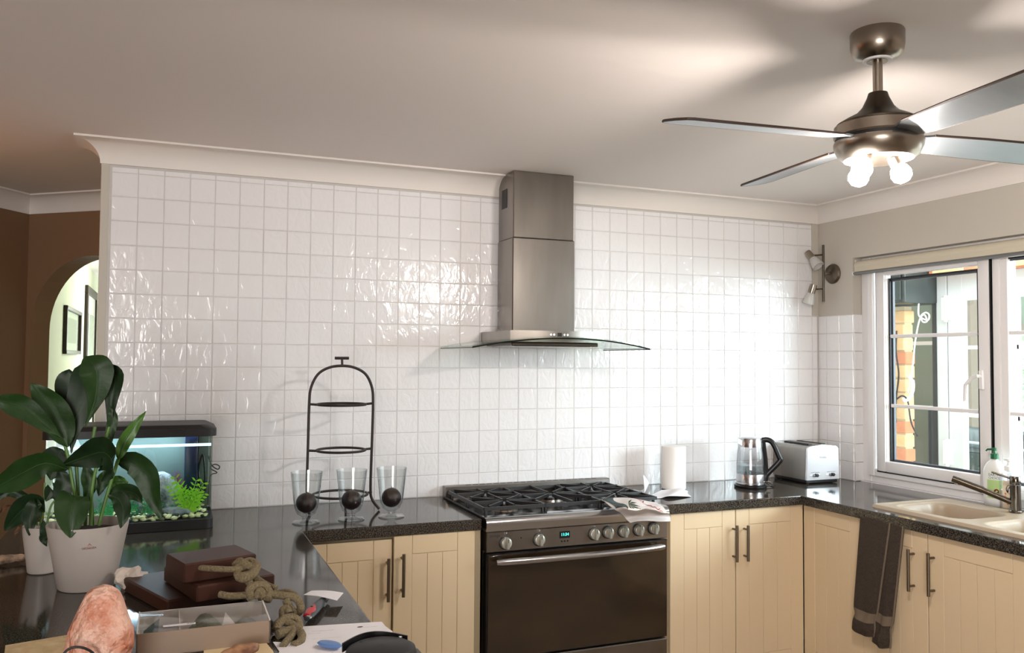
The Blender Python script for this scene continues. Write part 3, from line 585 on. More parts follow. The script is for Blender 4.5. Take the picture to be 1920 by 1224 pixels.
MB().lathe([(.040,0),(.043,.005),(.043,.10),(.042,.135),(.034,.155),(.018,.166),(.014,.170)],c,32,sq=SQ2).build('bottle_body', 'soap_clear', b2)
MB().lathe([(.037,.004),(.039,.008),(.039,.085),(0,.086)],c,28,sq=SQ2).build('liquid_soap', 'label_cream', b2)
MB().lathe([(.019,.168),(.019,.188),(.009,.192),(.007,.208),(.012,.212),(.012,.220),(0,.222)],c,20).tube([(c[0],c[1],c[2]+.216),(c[0]+.006,c[1]+.026,c[2]+.214)],[.005,.004],8).build('pump', 'white_plastic', b2)
f3 = cyl_print(c,.0438,A0,SQ2); mb = MB(); mb.grid(lambda u,v: f3((u-.5)*.066,.010+v*.118),12,4); mb.build('front_label', 'label_cream', b2)
f4 = cyl_print(c,.0444,A0,SQ2); mb = MB(); mb.add([f4(.004+.020*math.cos(t*PI/10), .092+.020*math.sin(t*PI/10)) for t in range(20)],[tuple(range(20))]); mb.build('logo_disc', 'label_black', b2, smooth=0)
f5 = cyl_print(c,.0449,A0,SQ2); lettering('label_words', 'Balnea', .013, lambda x,y: f5(x+.004,.092+y), 'paper_white', b2)
for (x,y,r) in ((-.012,.045,.010),(-.020,.058,.005),(-.008,.030,.004),(-.018,.072,.004)):
    mb = MB(); mb.add([f4(x+r*math.cos(t*PI/6), y+r*1.2*math.sin(t*PI/6)) for t in range(12)],[tuple(range(12))]); mb.build('orange_print', 'label_orange', b2, smooth=0)
# ================================================================== PAPER TOWEL, KETTLE, TOASTER
pt = thing('paper_towel_roll', 'white paper towel roll standing on the worktop near the tiles', 'paper roll', (2.574,-.165,ZT)); c = (2.574,-.165,ZT)
MB().lathe([(.020,.001),(.058,.001),(.061,.004),(.061,.210),(.058,.213),(.020,.213)],c,40).build('paper', 'paper_roll', pt)
MB().lathe([(.019,.004),(.0205,.004),(.0205,.212),(.0175,.212),(.0175,.004)],c,24).build('core_tube', 'cardboard', pt)
kt = thing('kettle', 'glass and steel electric kettle with a black handle', 'kettle', (2.975,-.250,ZT)); c = Vector((2.975,-.250,ZT))
MB().lathe([(.078,.0),(.080,.003),(.080,.012),(.074,.016),(0,.016)],c,40).build('power_base', 'black_plastic', kt)
MB().lathe([(.071,.017),(.073,.019),(.073,.024),(.070,.027),(.069,.068),(.068,.070),(0,.070)],c,40).build('steel_base', 'bright_steel', kt)
MB().lathe([(.0690,.0702),(.0685,.12),(.0650,.17),(.0600,.206),(.0585,.206),(.0635,.17),(.067,.12),(.0675,.0702)],c,40).build('glass_jug', 'kettle_glass', kt)
MB().lathe([(.0,.071),(.0668,.071),(.0662,.112),(0,.1125)],c,36).build('water', 'water', kt)
lid = MB().lathe([(.0615,.205),(.0605,.240),(.056,.249),(.040,.254),(0,.256)],c,40).prism([c+Vector((-.058,-.012,.236)),c+Vector((-.058,.012,.236)),c+Vector((-.074,0,.247))],(0,0,-.024)).build('lid', 'bright_steel', kt)
hd_ = Vector((.86,-.51,0)).normalized()
def hp_(r, z): return c+hd_*r+Vector((0,0,z))
MB().tube(crom([hp_(.058,.238),hp_(.085,.240),hp_(.112,.222),hp_(.140,.158),hp_(.146,.140),hp_(.120,.108),hp_(.084,.070),hp_(.072,.052)],4),.0115,10,flat=1.2).tube([hp_(.062,.236),hp_(.074,.150),hp_(.078,.060),hp_(.074,.034)],[.012,.011,.012,.012],10).build('handle', 'black_plastic', kt)
MB().tube([hp_(.078,.030),hp_(.100,.026)],[.007,.004],8).build('switch', 'chrome', kt)
MB().tube(crom([hp_(.075,.008),hp_(.12,.006)+Vector((.02,.03,0)),hp_(.16,.006)+Vector((0,.09,0)),(3.22,-.04,ZT+.006)],5),.0032,6).build('power_cord', 'black_plastic', kt)
ts = thing('toaster', 'stainless steel toaster in the worktop corner beside the kettle', 'toaster', (3.43,-.19,ZT)); TX0, TX1, TY0, TY1 = 3.305, 3.520, -.285, -.02
MB().box((TX0+.006,TY0+.006,ZT+.004),(TX1-.006,TY1-.004,ZT+.026),.004).build('plinth', 'black_plastic', ts)
for x in (TX0+.03,TX1-.03):
    for y in (TY0+.03,TY1-.03): MB().cyl((x,y,ZT),(x,y,ZT+.006),.011,n=12).build('foot', 'black_plastic', ts)
mb = MB(); n = 14; prof = [(TX0,ZT+.022)]+[(TX0+.006+ .0*t, ZT+.17+.0*t) for t in (0,)]+[(TX0+.030-.024*math.cos(math.radians(a)), ZT+.176+.020*math.sin(math.radians(a))) for a in range(0,91,15)]+[((TX0+TX1)/2,ZT+.204)]+[(TX1-.030+.024*math.sin(math.radians(a)), ZT+.176+.020*math.cos(math.radians(a))) for a in range(0,91,15)]+[(TX1,ZT+.022)]
mb.prism([(x,TY0+.012,z) for x,z in prof],(0,TY1-TY0-.012,0)); bd = mb.build('toaster_body', 'brushed_steel', ts, smooth=40)
mb = MB(); mb.prism([(x,TY0,z) for x,z in prof],(0,.014,0)); fp = mb.build('front_plate', 'toaster_face', ts, smooth=40)
for x in (TX0+.065,TX1-.065): MB().box((x-.014,TY0+.045,ZT+.1985),(x+.014,TY1-.03,ZT+.2045),.001).build('slot', 'black_satin', bd)
for x in (TX0+.054,TX1-.054):
    MB().tube([(x-.026,TY0-.001,ZT+.047),(x+.026,TY0-.001,ZT+.047)],.0085,12,flat=.3).build('lever_track', 'chrome', fp)
    MB().tube([(x-.019,TY0-.004,ZT+.047),(x+.012,TY0-.004,ZT+.047)],.004,8).lathe([(.009,0),(.009,.012),(0,.013)],(x+.004,TY0-.002,ZT+.047),16,axis=(0,-1,0)).build('lever', 'black_plastic', fp)
    MB().box((x-.028,TY0-.0008,ZT+.0605),(x+.028,TY0,ZT+.062)).build('printed_line', 'print_dark', fp, smooth=0)
lettering('maker_mark', 'Breville', .016, lambda x,y: ((TX0+TX1)/2+x, TY0-.0006, ZT+.138+y), 'print_grey', fp)
# ================================================================== HAND TOWEL on the cabinet door
tw = thing('hand_towel', 'dark brown towel folded over the corner cabinet door edge', 'towel', (DX-.02,-1.02,.86))
def towel(y0t, y1t, y0b, y1b, zt, zb, off, wob):
    def fn(u, v):
        y = (y0t+(y1t-y0t)*u)*(1-v)+(y0b+(y1b-y0b)*u)*v
        bulge = .010*math.sin(PI*u)+.006*math.sin(u*9+wob)*v + .016*math.exp(-((v-.93)/.06)**2)*math.sin(PI*u)
        gath = 1-.18*math.exp(-((v-.86)/.04)**2); yc = (y0t+y1t)/2*(1-v)+(y0b+y1b)/2*v; y = yc+(y-yc)*gath
        return (DX-.012-off-bulge-.012*v, y, zt+(zb-zt)*v-.010*math.sin(PI*u)*v*v)
    return fn
a = MB().grid(towel(-.918,-1.085,-.878,-1.005,.868,.375,.006,.5), 18, 40, thick=-.006).build('folded_half', 'towel_brown', tw, smooth=70)
fA = towel(-.918,-1.085,-.878,-1.005,.868,.375,.0075,.5); MB().grid(lambda u,v: fA(u,.80+v*.085), 14, 4).build('woven_band', 'towel_band', a)
b = MB().grid(towel(-1.070,-1.152,-.992,-1.083,.866,.352,.004,2.1), 14, 40, thick=-.006).build('folded_half', 'towel_brown', tw, smooth=70)
fB = towel(-1.070,-1.152,-.992,-1.083,.866,.352,.0055,2.1); MB().grid(lambda u,v: fB(u,.74+v*.08), 12, 4).build('woven_band', 'towel_band', b)
MB().tube([Vector(towel(-1.070,-1.152,-.992,-1.083,.866,.352,.009,2.1)(1,i/20)) for i in range(21)],.004,6).build('hem', 'towel_band', b)
MB().tube([Vector(towel(-.918,-1.085,-.878,-1.005,.868,.375,.010,.5)(1,i/20)) for i in range(21)],.004,6).build('hem', 'towel_band', a)
# ================================================================== PAPERS BY THE STOVE
def sheet(name, pts, label, cat, m='paper_white', thick=.0012, seg=8):
    """curled sheet through a grid of control points (rows of equal length)"""
    R = len(pts); Q = len(pts[0]); rows = [crom(r, seg) for r in pts]; W = len(rows[0]); cols = [crom([rows[i][j] for i in range(R)], seg) for j in range(W)]
    H = len(cols[0]); mb = MB()
    mb.grid(lambda u,v: cols[min(W-1,round(u*(W-1)))][min(H-1,round(v*(H-1)))], W-1, H-1, thick=thick)
    cx = sum((Vector(p) for r in pts for p in r), Vector())/(R*Q)
    o = mb.build(name, m, smooth=50, origin=(cx.x,cx.y,min(Vector(p).z for r in pts for p in r)))
    return tag(o, label, cat) if label else o
P_ = lambda px,py,z: at(px,py,2,z)
sheet('receipt', [[P_(1163,921,.905),P_(1185,918,.905),P_(1202,920,.904),P_(1213,910,.93)],[P_(1168,926,.904),P_(1190,924,.903),P_(1207,924,.906),P_(1217,905,.955)],[P_(1172,930,.903),P_(1194,929,.902),P_(1208,927,.908),P_(1206,889,1.01)]], 'curled white receipt standing up beside the stove', 'receipt')
sheet('letter', [[P_(1240,919,.905),P_(1262,917,.905),P_(1276,915,.912),P_(1290,921,.907)],[P_(1226,926,.905),P_(1250,925,.905),P_(1268,922,.92),P_(1290,926,.905)],[P_(1212,934,.902),P_(1238,934,.902),P_(1255,930,.912),P_(1296,931,.902)]], 'folded white letter lying in front of the paper towel roll', 'letter')
# ================================================================== TEA TOWEL on the stove corner
Q_ = lambda px,py,y: at(px,py,1,y)
ctl = [[P_(1128,936,.94),P_(1150,933,.945),P_(1180,933,.945),P_(1208,938,.94),P_(1232,942,.935)],
       [P_(1136,943,.938),P_(1160,941,.950),P_(1190,942,.950),P_(1220,947,.945),P_(1245,955,.93)],
       [P_(1156,957,.928),P_(1178,955,.944),P_(1205,955,.940),P_(1232,958,.935),P_(1253,963,.918)],
       [Q_(1169,968,-.622),Q_(1190,966,-.632),Q_(1215,964,-.634),Q_(1236,965,-.632),Q_(1256,966,-.624)],
       [Q_(1182,980,-.628),Q_(1198,976,-.640),Q_(1218,976,-.636),Q_(1240,977,-.640),Q_(1257,977,-.628)]]
rows = [crom(r, 6) for r in ctl]; W = len(rows[0]); cols = [crom([rows[i][j] for i in range(5)], 6) for j in range(W)]; H = len(cols[0])
def cloth(u, v, off=0):
    a = max(0,min(1,u))*(W-1); b = max(0,min(1,v))*(H-1); i = min(W-2,int(a)); j = min(H-2,int(b)); s_, t_ = a-i, b-j
    p = (cols[i][j]*(1-s_)+cols[i+1][j]*s_)*(1-t_)+(cols[i][j+1]*(1-s_)+cols[i+1][j+1]*s_)*t_
    n = (cols[i+1][j]-cols[i][j]).cross(cols[i][j+1]-cols[i][j]).normalized()
    if n.z < -.2 or (abs(n.z) < .2 and n.y > 0): n = -n
    return p+n*(off+.006*math.sin(u*13+v*6)*math.sin(v*8)*(1 if v < .8 else 0))
tt = MB().grid(lambda u,v: cloth(u,v), 40, 30, thick=-.005).build('tea_towel', 'cloth_white', smooth=60, origin=(2.1,-.55,.93)); tag(tt, 'printed white tea towel crumpled over the front right corner of the stove', 'tea towel')
MB().grid(lambda u,v: cloth(.02+u*.24-(.05*math.sin(v*8)),v*.62,.0012), 14, 16).build('teal_print', 'cloth_teal', tt)
def leafprint(u0, v0, L, a):
    vv = []; ff = []
    for k in range(6):
        t = a+(k-2.5)*.55; o = len(vv); vv += [(u0,v0),(u0+L*.5*math.cos(t-.16),v0+L*.7*math.sin(t-.16)),(u0+L*math.cos(t),v0+1.3*L*math.sin(t)),(u0+L*.5*math.cos(t+.16),v0+L*.7*math.sin(t+.16))]; ff.append((o,o+1,o+2,o+3))
    return MB().add([cloth(p[0],p[1],.0022) for p in vv], ff)
leafprint(.36,.34,.16,.6).build('leaf_print', 'cloth_green', tt, smooth=0); leafprint(.52,.56,.15,2.6).build('leaf_print', 'cloth_green', tt, smooth=0)
for i, ch in enumerate('ISLANDS'):
    t = i/6; u0 = .56+.33*t+.02*math.sin(t*3); v0 = .07+.50*t*t+.10*t; ang = .15+1.15*t
    lettering('red_letter', ch, .165, lambda x,y,u0=u0,v0=v0,a=ang: cloth(u0+(x*math.cos(a)+y*math.sin(a))*.95, v0-(y*math.cos(a)-x*math.sin(a))*1.25, .0022), 'print_red', tt)
# ================================================================== AQUARIUM
AX0, AX1, AY0, AY1 = -.160, .392, -.405, -.135
aq = thing('aquarium', 'lit glass aquarium with a black lid, rock, gravel and green plants', 'aquarium', (.116,-.27,ZT))
def rbox(mb, x0, x1, y0, y1, z0, z1, r, n=5, taper=0):
    def ring(z, t=0): 
        o = []
        for cx, cy, a0 in ((x1-r,y1-r,0),(x0+r,y1-r,90),(x0+r,y0+r,180),(x1-r,y0+r,270)):
            for i in range(n+1):
                a = math.radians(a0+90*i/n); o.append(((cx-(x0+x1)/2)*(1-t)+(x0+x1)/2+(r)*math.cos(a), (cy-(y0+y1)/2)*(1-t)+(y0+y1)/2+r*math.sin(a), z))
        return o
    A, B = ring(z0), ring(z1, taper); k = len(A)
    mb.add(A+B, [tuple(reversed(range(k))), tuple(range(k,2*k))]+[(i,(i+1)%k,k+(i+1)%k,k+i) for i in range(k)]); return mb
bs = rbox(MB(), AX0-.008, AX1+.008, AY0-.008, AY1+.008, ZT+.001, ZT+.036, .03).build('base_trim', 'black_satin', aq)
g = MB()
for lo, hi in (((AX0,AY0,ZT+.032),(AX1,AY0+.004,ZT+.345)),((AX0,AY0+.004,ZT+.032),(AX0+.004,AY1-.004,ZT+.345)),((AX1-.004,AY0+.004,ZT+.032),(AX1,AY1-.004,ZT+.345))): g.box(lo, hi)
g.build('glass_wall', 'tank_glass', aq, smooth=0)
MB().box((AX0+.004,AY1-.008,ZT+.036),(AX1-.004,AY1-.004,ZT+.345)).build('back_panel', 'tank_back', aq, smooth=0)
ld = rbox(MB(), AX0-.014, AX1+.014, AY0-.014, AY1+.014, ZT+.343, ZT+.370, .035)
rbox(ld, AX0-.014, AX1+.014, AY0-.014, AY1+.014, ZT+.370, ZT+.385, .035, taper=.12); ld = ld.build('lid', 'black_satin', aq)
MB().prism([(AX0+.16,AY0-.0145,ZT+.372),(AX0+.19,AY0-.0145,ZT+.360),(AX1-.13,AY0-.0145,ZT+.360),(AX1-.10,AY0-.0145,ZT+.372)],(0,.006,0)).build('feeding_flap', 'black_plastic', ld)
MB().box((AX0+.05,-.24,ZT+.335),(AX1-.05,-.20,ZT+.342)).build('light_strip', 'tank_led', ld, smooth=0)
MB().box((AX0+.005,AY0+.0045,ZT+.306),(AX1-.005,AY0+.006,ZT+.316)).build('water_line_glow', 'water_line_glow', aq, smooth=0)  # lit water edge painted as a glowing strip, not a lamp
fl = MB().box((.298,-.235,ZT+.10),(.345,-.150,ZT+.338),.006).box((.345,-.19,ZT+.19),(.350,-.15,ZT+.338)).build('filter_box', 'tank_filter', aq)
fl2 = MB().tube(crom([(.365,-.17,ZT+.06),(.362,-.17,ZT+.12),(.352,-.17,ZT+.19),(.366,-.17,ZT+.25),(.375,-.17,ZT+.19),(.378,-.17,ZT+.10)],5),.004,6).build('filter_tube', 'black_plastic', fl)
MB().box((.350,-.172,ZT+.138),(.384,-.160,ZT+.146)).build('filter_clip', 'black_plastic', fl)
def stonemesh(c, r, seed, sub=3, amp=.22, sq=(1,1,1), f=1.0):
    bm = bmesh.new(); bmesh.ops.create_icosphere(bm, subdivisions=sub, radius=1); rnd = random.Random(seed)
    dirs = [(Vector((rnd.gauss(0,1),rnd.gauss(0,1),rnd.gauss(0,1))).normalized(), rnd.uniform(2,6)*f, rnd.uniform(0,6)) for _ in range(7)]
    for v in bm.verts:
        k = 1+sum(math.sin(v.co.dot(d)*w_+p)*amp/(1.3+.5*i) for i,(d,w_,p) in enumerate(dirs))*.5; v.co = v.co*k
    bm.verts.index_update(); vv = [Vector((v.co.x*r*sq[0],v.co.y*r*sq[1],v.co.z*r*sq[2]))+Vector(c) for v in bm.verts]; ff = [tuple(q.index for q in fc.verts) for fc in bm.faces]; bm.free()
    return vv, ff
MB().add(*stonemesh((.218,-.275,ZT+.118),.070,3,amp=.3,sq=(1,.8,1.1))).build('cave_rock', 'rock_grey', aq, smooth=50)
MB().add(*stonemesh((.235,-.315,ZT+.075),.024,8,sq=(.8,.8,1.8))).build('small_rock', 'rock_grey', aq, smooth=50)
MB().add(*stonemesh((.27,-.34,ZT+.058),.035,11,sq=(1.5,.8,.55))).build('small_rock', 'rock_grey', aq, smooth=50)
rnd = random.Random(5); gp = MB(); gd = MB()
for i in range(430):
    x = rnd.uniform(AX0+.014,AX1-.014); y = AY0+.014+abs(rnd.gauss(0,.09)); y = min(y, AY1-.02); z = ZT+.040+rnd.uniform(0,.014); r = rnd.uniform(.006,.012)
    (gp if rnd.random() < .68 else gd).add(*stonemesh((x,y,z), r, i, sub=1, amp=.15, sq=(1.2,1,.7)))
o = gp.build('gravel', 'pebble_yellow', aq, smooth=80); o['kind'] = 'stuff'; o = gd.build('dark_gravel', 'pebble_dark', aq, smooth=80); o['kind'] = 'stuff'
def frond(base, tip, wd, mb, n=7, droop=.3, leafl=.02):
    b = Vector(base); t = Vector(tip); ax = (t-b); sd = ax.cross(Vector((0,1,0))).normalized()
    mb.tube([b,t],.0012,5)
    for i in range(1,n+1):
        p = b+ax*(i/n)
        for s in (-1,1):
            q = p+sd*(s*leafl)+ax.normalized()*leafl*.5; m_ = (p+q)/2; up_ = Vector((0,0,1))*wd
            mb.add([p, m_+up_*.5, q, m_-up_*.5],[(0,1,2,3)])
rnd = random.Random(9)
mb = MB()
for k in range(12): b0 = (.325+rnd.uniform(-.02,.02),-.345+rnd.uniform(-.02,.02),ZT+.05); frond(b0,(b0[0]+rnd.uniform(-.06,.07),b0[1]+rnd.uniform(-.03,.03),ZT+rnd.uniform(.12,.19)),.010,mb,7,leafl=.019)
mb.build('lime_plant', 'aqua_lime', aq, smooth=0)
mb = MB()
for k in range(26): b0 = (rnd.uniform(.02,.27),rnd.uniform(-.37,-.25),ZT+.045); frond(b0,(b0[0]+rnd.uniform(-.04,.04),b0[1],ZT+rnd.uniform(.07,.115)),.008,mb,5,leafl=.014)
mb.build('green_plant', 'aqua_green', aq, smooth=0)
mb = MB()
for k in range(8): b0 = (.272+rnd.uniform(-.01,.01),-.22,ZT+.10); frond(b0,(b0[0]+rnd.uniform(-.03,.03),-.22,ZT+rnd.uniform(.15,.19)),.005,mb,6,leafl=.010)
mb.build('pink_plant', 'aqua_pink', aq, smooth=0)
MB().tube(crom([(.388,-.128,ZT+.24),(.402,-.11,ZT+.20),(.428,-.09,ZT+.178),(.435,-.09,ZT+.190),(.415,-.10,ZT+.200),(.398,-.11,ZT+.186),(.425,-.10,ZT+.166),(.402,-.115,ZT+.160),(.394,-.125,ZT+.13),(.390,-.12,ZT+.04)],5),.0022,6).build('power_cord', 'cord_black', aq)
# ================================================================== METAL STAND, VASES, CANDLES
rk = thing('metal_stand', 'three tier black wrought iron stand with an arched top against the tiles', 'stand', (.905,-.24,ZT)); ry = -.235
XL, XR = .770, 1.038
lp = [(.772,ry,ZT+.006),(.768,ry,ZT+.06),(.768,ry,ZT+.45)]
pts = crom([(.775,ry-.035,ZT+.005),(.770,ry-.01,ZT+.035),(XL-.002,ry,ZT+.12),(XL,ry,ZT+.30),(XL+.002,ry,ZT+.45),(XL+.008,ry,ZT+.515),(XL+.035,ry,ZT+.570),(XL+.080,ry,ZT+.598),(.905,ry,ZT+.606),(XR-.080,ry,ZT+.598),(XR-.033,ry,ZT+.570),(XR-.006,ry,ZT+.515),(XR,ry,ZT+.45),(XR-.002,ry,ZT+.30),(XR-.006,ry,ZT+.10),(XR,ry-.006,ZT+.045),(XR+.028,ry-.02,ZT+.005)],5)
MB().tube(pts,.0058,8).build('arched_frame', 'wrought_iron', rk)
MB().tube([(.905,ry,ZT+.606),(.904,ry,ZT+.636)],.005,8).tube([(.874,ry,ZT+.638),(.932,ry,ZT+.638)],.0062,8).build('top_handle', 'wrought_iron', rk)
for z, r in ((.448,.100),(.258,.100),(.075,.112)):
    rg = MB().tube([(.905+r*math.cos(2*PI*i/40), ry-.000+r*math.sin(2*PI*i/40), ZT+z-.003) for i in range(40)],.0052,8,closed=True)
    rg.tube([(XL-.002,ry,ZT+z),(.905-r,ry,ZT+z-.003)],.005,8).tube([(.905+r,ry,ZT+z-.003),(XR,ry,ZT+z)],.005,8); rg.build('ring', 'wrought_iron', rk)
MB().tube(crom([(.905,ry-.112,ZT+.072),(.905,ry-.116,ZT+.040),(.905,ry-.125,ZT+.004)],4),.005,8).build('front_foot', 'wrought_iron', rk)
def vase(x, y, lab):
    v = thing('glass_vase', lab, 'vase', (x,y,ZT), 'footed glass vases with dark candles')
    c = (x,y,ZT)
    MB().lathe([(0,.001),(.050,.001),(.0525,.003),(.050,.006),(.026,.010),(.015,.014),(.014,.022),(.020,.027),(.034,.036),(.044,.056),(.049,.085),(.054,.130),(.061,.196),(.059,.196),(.052,.130),(.047,.086),(.042,.058),(.030,.040),(0,.036)],c,44).build('vase_body', 'clear_glass', v)
    cd = MB().lathe([(0,.0)]+[(.0395*math.sin(math.radians(a)), .0385-.0385*math.cos(math.radians(a))) for a in range(10,171,10)]+[(0,.077)],(x,y,ZT+.0385),32).build('ball_candle', 'candle', None, origin=(x,y,ZT+.0385))
    return cd
VL = [(.738,-.425,'footed glass vase furthest left, in front of the iron stand'),(.915,-.418,'footed glass vase in the middle, in front of the iron stand'),(1.078,-.412,'footed glass vase furthest right, nearest the stove')]
CL = ['dark purple ball candle in the glass vase furthest left','dark purple ball candle in the middle glass vase','dark purple ball candle with a wick in the vase nearest the stove']
for (x,y,l), cl in zip(VL, CL):
    cd = vase(x,y,l); tag(cd, cl, 'candle', 'dark ball candles in the vases'); MB().tube([(x,y,ZT+.112),(x+.001,y,ZT+.122)],.0012,5).build('wick', 'cord_black', cd)
# ================================================================== PLANTS
def leaf(parent, pts, wd, m='leaf', side=None, fold=.25, nl=16, peak=.42, curl=0, name='leaf'):
    """broad leaf along the midrib pts; side = width direction"""
    mid = crom(pts, 6); n = len(mid)-1
    def fn(u, v):
        k = u*n; i = min(n-1,int(k)); p = mid[i].lerp(mid[i+1], k-i); t = (mid[min(n,i+1)]-mid[max(0,i-1)]).normalized()
        s = Vector(side) if side is not None else t.cross(Vector((-.2,-.9,.3)))
        s = (s-t*s.dot(t)).normalized(); nn = t.cross(s).normalized()
        if nn.y > 0: nn = -nn
        w_ = wd*.5*(math.sin(PI*min(1,u)**(math.log(.5)/math.log(peak)))**.85 if 0 < u < 1 else .02)
        q = (v-.5)*2; return p+s*(w_*q)+nn*(w_*fold*abs(q)+curl*w_*q*q + .003*math.sin(u*17+q*2)*abs(q))
    lf = MB().grid(fn, nl, 6, thick=.0007).build(name, m, parent, smooth=60)
    if wd > .03: MB().tube([p+Vector((0,-.0012,0)) for p in mid[:-2:2]], [.0014-.0010*i/max(1,len(mid[:-2:2])-1) for i in range(len(mid[:-2:2]))], 5).build('midrib', 'midrib', lf)
    return lf
def px(l, y): return [at(a,b,1,y+(c if c else 0)) for a,b,c in l]
def stem(parent, pts, r, m='stem'): return MB().tube(crom(pts,5), r, 7).build('stem', m, parent)
PYc = -1.135
pp = thing('potted_lily', 'big peace lily with broad dark leaves in a white pot', 'potted plant', (.036,PYc,ZT)); c = (.036,PYc,ZT)
pot = MB().lathe([(0,.001),(.070,.001),(.073,.004),(.104,.173),(.104,.176),(.100,.176),(.096,.150),(0,.150)],c,48).build('pot', 'pot_white', pp)
MB().lathe([(.095,.151),(.06,.158),(0,.160)],c,28).build('soil', 'soil', pp)
fpz = lambda x,y: (c[0]+(.0735+.18*(.128+y))*math.sin(.12+x/.09)*1.0, c[1]-(.0738+.18*(.128+y)+.0006)*math.cos(.12+x/.09), c[2]+.128+y)
lettering('logo_print', 'LECHUZA', .0075, lambda x,y: fpz(x,y-.004), 'ladybird', pot)
MB().add([fpz(*q) for q in ((-.0045,.003),(0,.009),(.0045,.003),(.0036,.003),(0,.0078),(-.0036,.003))],[(0,1,4,5),(1,2,3,4)]).build('logo_print', 'red_paint', pot, smooth=0)
Y = PYc
st_pts = [((150,985),(145,900),(142,850)),((160,985),(166,880),(178,800)),((175,985),(168,900),(160,860)),((150,985),(128,860),(112,800)),((185,985),(200,930),(222,860)),((170,985),(175,900),(205,800))]
for i, s_ in enumerate(st_pts): stem(pp, px([(a,b,(.03-.01*i)) for a,b in s_], Y+.0), [.0045]*10+[.0035], 'stem') if False else stem(pp, px([(a,b,.0) for a,b in s_], Y+.02-.008*i), .0048)
leaf(pp, px([(134,850,0),(140,790,0),(165,730,.01),(178,690,.02),(176,668,.06)],Y), .105, 'leaf_dark', side=(1,0,.15), fold=.15, peak=.6)
leaf(pp, px([(152,800,.0),(138,755,.0),(128,712,0),(130,692,0)],Y+.03), .075, 'leaf_dark', side=(1,0,.1), fold=.1, peak=.5)
leaf(pp, px([(160,800,0),(178,750,-.01),(182,705,-.02),(176,685,-.02),(160,668,.0)],Y-.02), .088, 'leaf', side=(1,.1,.3), fold=.3, peak=.62)
leaf(pp, px([(208,835,0),(206,800,0),(210,745,-.01),(216,705,0),(202,682,0)],Y-.01), .052, 'leaf_dark', side=(1,-.2,.1), fold=.3, peak=.72)
leaf(pp, px([(206,838,0),(207,810,0),(212,780,0),(205,760,0)],Y-.02), .028, 'leaf', side=(1,0,0), fold=.2, peak=.5)
leaf(pp, px([(128,838,0),(110,790,0),(85,748,-.01),(57,718,-.02)],Y-.01), .085, 'leaf', side=(.8,0,.55), fold=.35, peak=.42)
leaf(pp, px([(116,822,0),(90,800,-.01),(50,768,-.02),(18,755,-.03),(-16,748,-.05)],Y-.03), .062, 'leaf', side=(.3,0,1), fold=.3, peak=.6)
leaf(pp, px([(222,862,0),(232,832,0),(252,800,0),(274,770,0)],Y-.02), .036, 'leaf_light', side=(1,0,.6), fold=.3, peak=.4)
leaf(pp, px([(112,874,0),(160,856,-.02),(195,848,-.04),(212,872,-.06),(190,903,-.08)],Y-.03), .105, 'leaf_dark', side=(.2,-.5,1), fold=.2, peak=.55)
leaf(pp, px([(128,880,0),(85,868,-.02),(45,885,-.03),(8,905,-.05),(-20,920,-.06)],Y-.03), .085, 'leaf', side=(-.1,-.3,1), fold=.15, peak=.5)
leaf(pp, px([(218,868,0),(248,866,-.01),(275,890,-.02),(288,935,-.03),(304,975,-.04)],Y+.0), .072, 'leaf', side=(.8,-.3,.5), fold=.2, peak=.4)
leaf(pp, px([(168,948,0),(150,930,-.03),(138,940,-.05),(134,975,-.065),(132,1008,-.07)],Y-.03), .086, 'leaf', side=(1,0,0), fold=.35, peak=.55)
leaf(pp, px([(202,930,0),(222,935,-.01),(232,960,-.03),(226,990,-.04)],Y-.06), .044, 'leaf_dark', side=(1,0,.3), fold=.3, peak=.5)
leaf(pp, px([(200,925,0),(225,920,0),(252,925,0),(266,942,0)],Y+.01), .045, 'leaf', side=(.1,0,1), fold=.3, peak=.5)
leaf(pp, px([(158,940,0),(168,915,0),(165,890,0),(158,870,0)],Y-.01), .040, 'leaf', side=(1,0,.1), fold=.3, peak=.5)
leaf(pp, px([(185,930,0),(192,905,0),(202,890,0),(208,880,0)],Y-.0), .038, 'leaf', side=(1,0,.1), fold=.3, peak=.5)
leaf(pp, px([(130,975,0),(118,930,0),(120,900,0),(108,880,0)],Y+.03), .05, 'leaf_dark', side=(1,0,.1), fold=.2, peak=.5)
leaf(pp, px([(205,915,0),(212,905,0),(226,902,0),(240,905,0)],Y+.05), .034, 'leaf_light', side=(.1,0,1), fold=.1, peak=.5, name='spathe_flower')
leaf(pp, px([(100,925,0),(108,918,0),(120,915,0),(132,917,0)],Y+.05), .016, 'leaf_light', side=(.1,0,1), fold=.1, peak=.5, name='spathe_flower')
p2 = thing('potted_lily', 'small drooping lily with wilted leaves in a white pot, at the far left', 'potted plant', (-.098,-.915,ZT)); c = (-.098,-.915,ZT)
MB().lathe([(0,.001),(.038,.001),(.041,.004),(.058,.135),(.058,.138),(.055,.138),(.052,.12),(0,.12)],c,40).build('pot', 'pot_white', p2)
MB().lathe([(.051,.121),(0,.126)],c,24).build('soil', 'soil', p2)
Y = -.915
for s_ in (((75,985),(82,940),(84,905)),((70,985),(62,940),(45,928)),((88,985),(95,950),(110,930))): stem(p2, px([(a,b,0) for a,b in s_], Y), .003)
leaf(p2, px([(84,960,0),(60,945,-.01),(32,965,-.02),(8,995,-.03)],Y), .075, 'leaf_dark', side=(.3,0,1), fold=.25, peak=.5)
leaf(p2, px([(75,950,0),(40,928,0),(14,922,0),(-15,945,0)],Y), .03, 'leaf_dark', side=(.2,0,1), fold=.3, peak=.5)
leaf(p2, px([(78,945,0),(66,950,0),(58,975,-.01),(55,1004,-.02)],Y-.03), .05, 'leaf_dark', side=(1,0,.3), fold=.3, peak=.45)
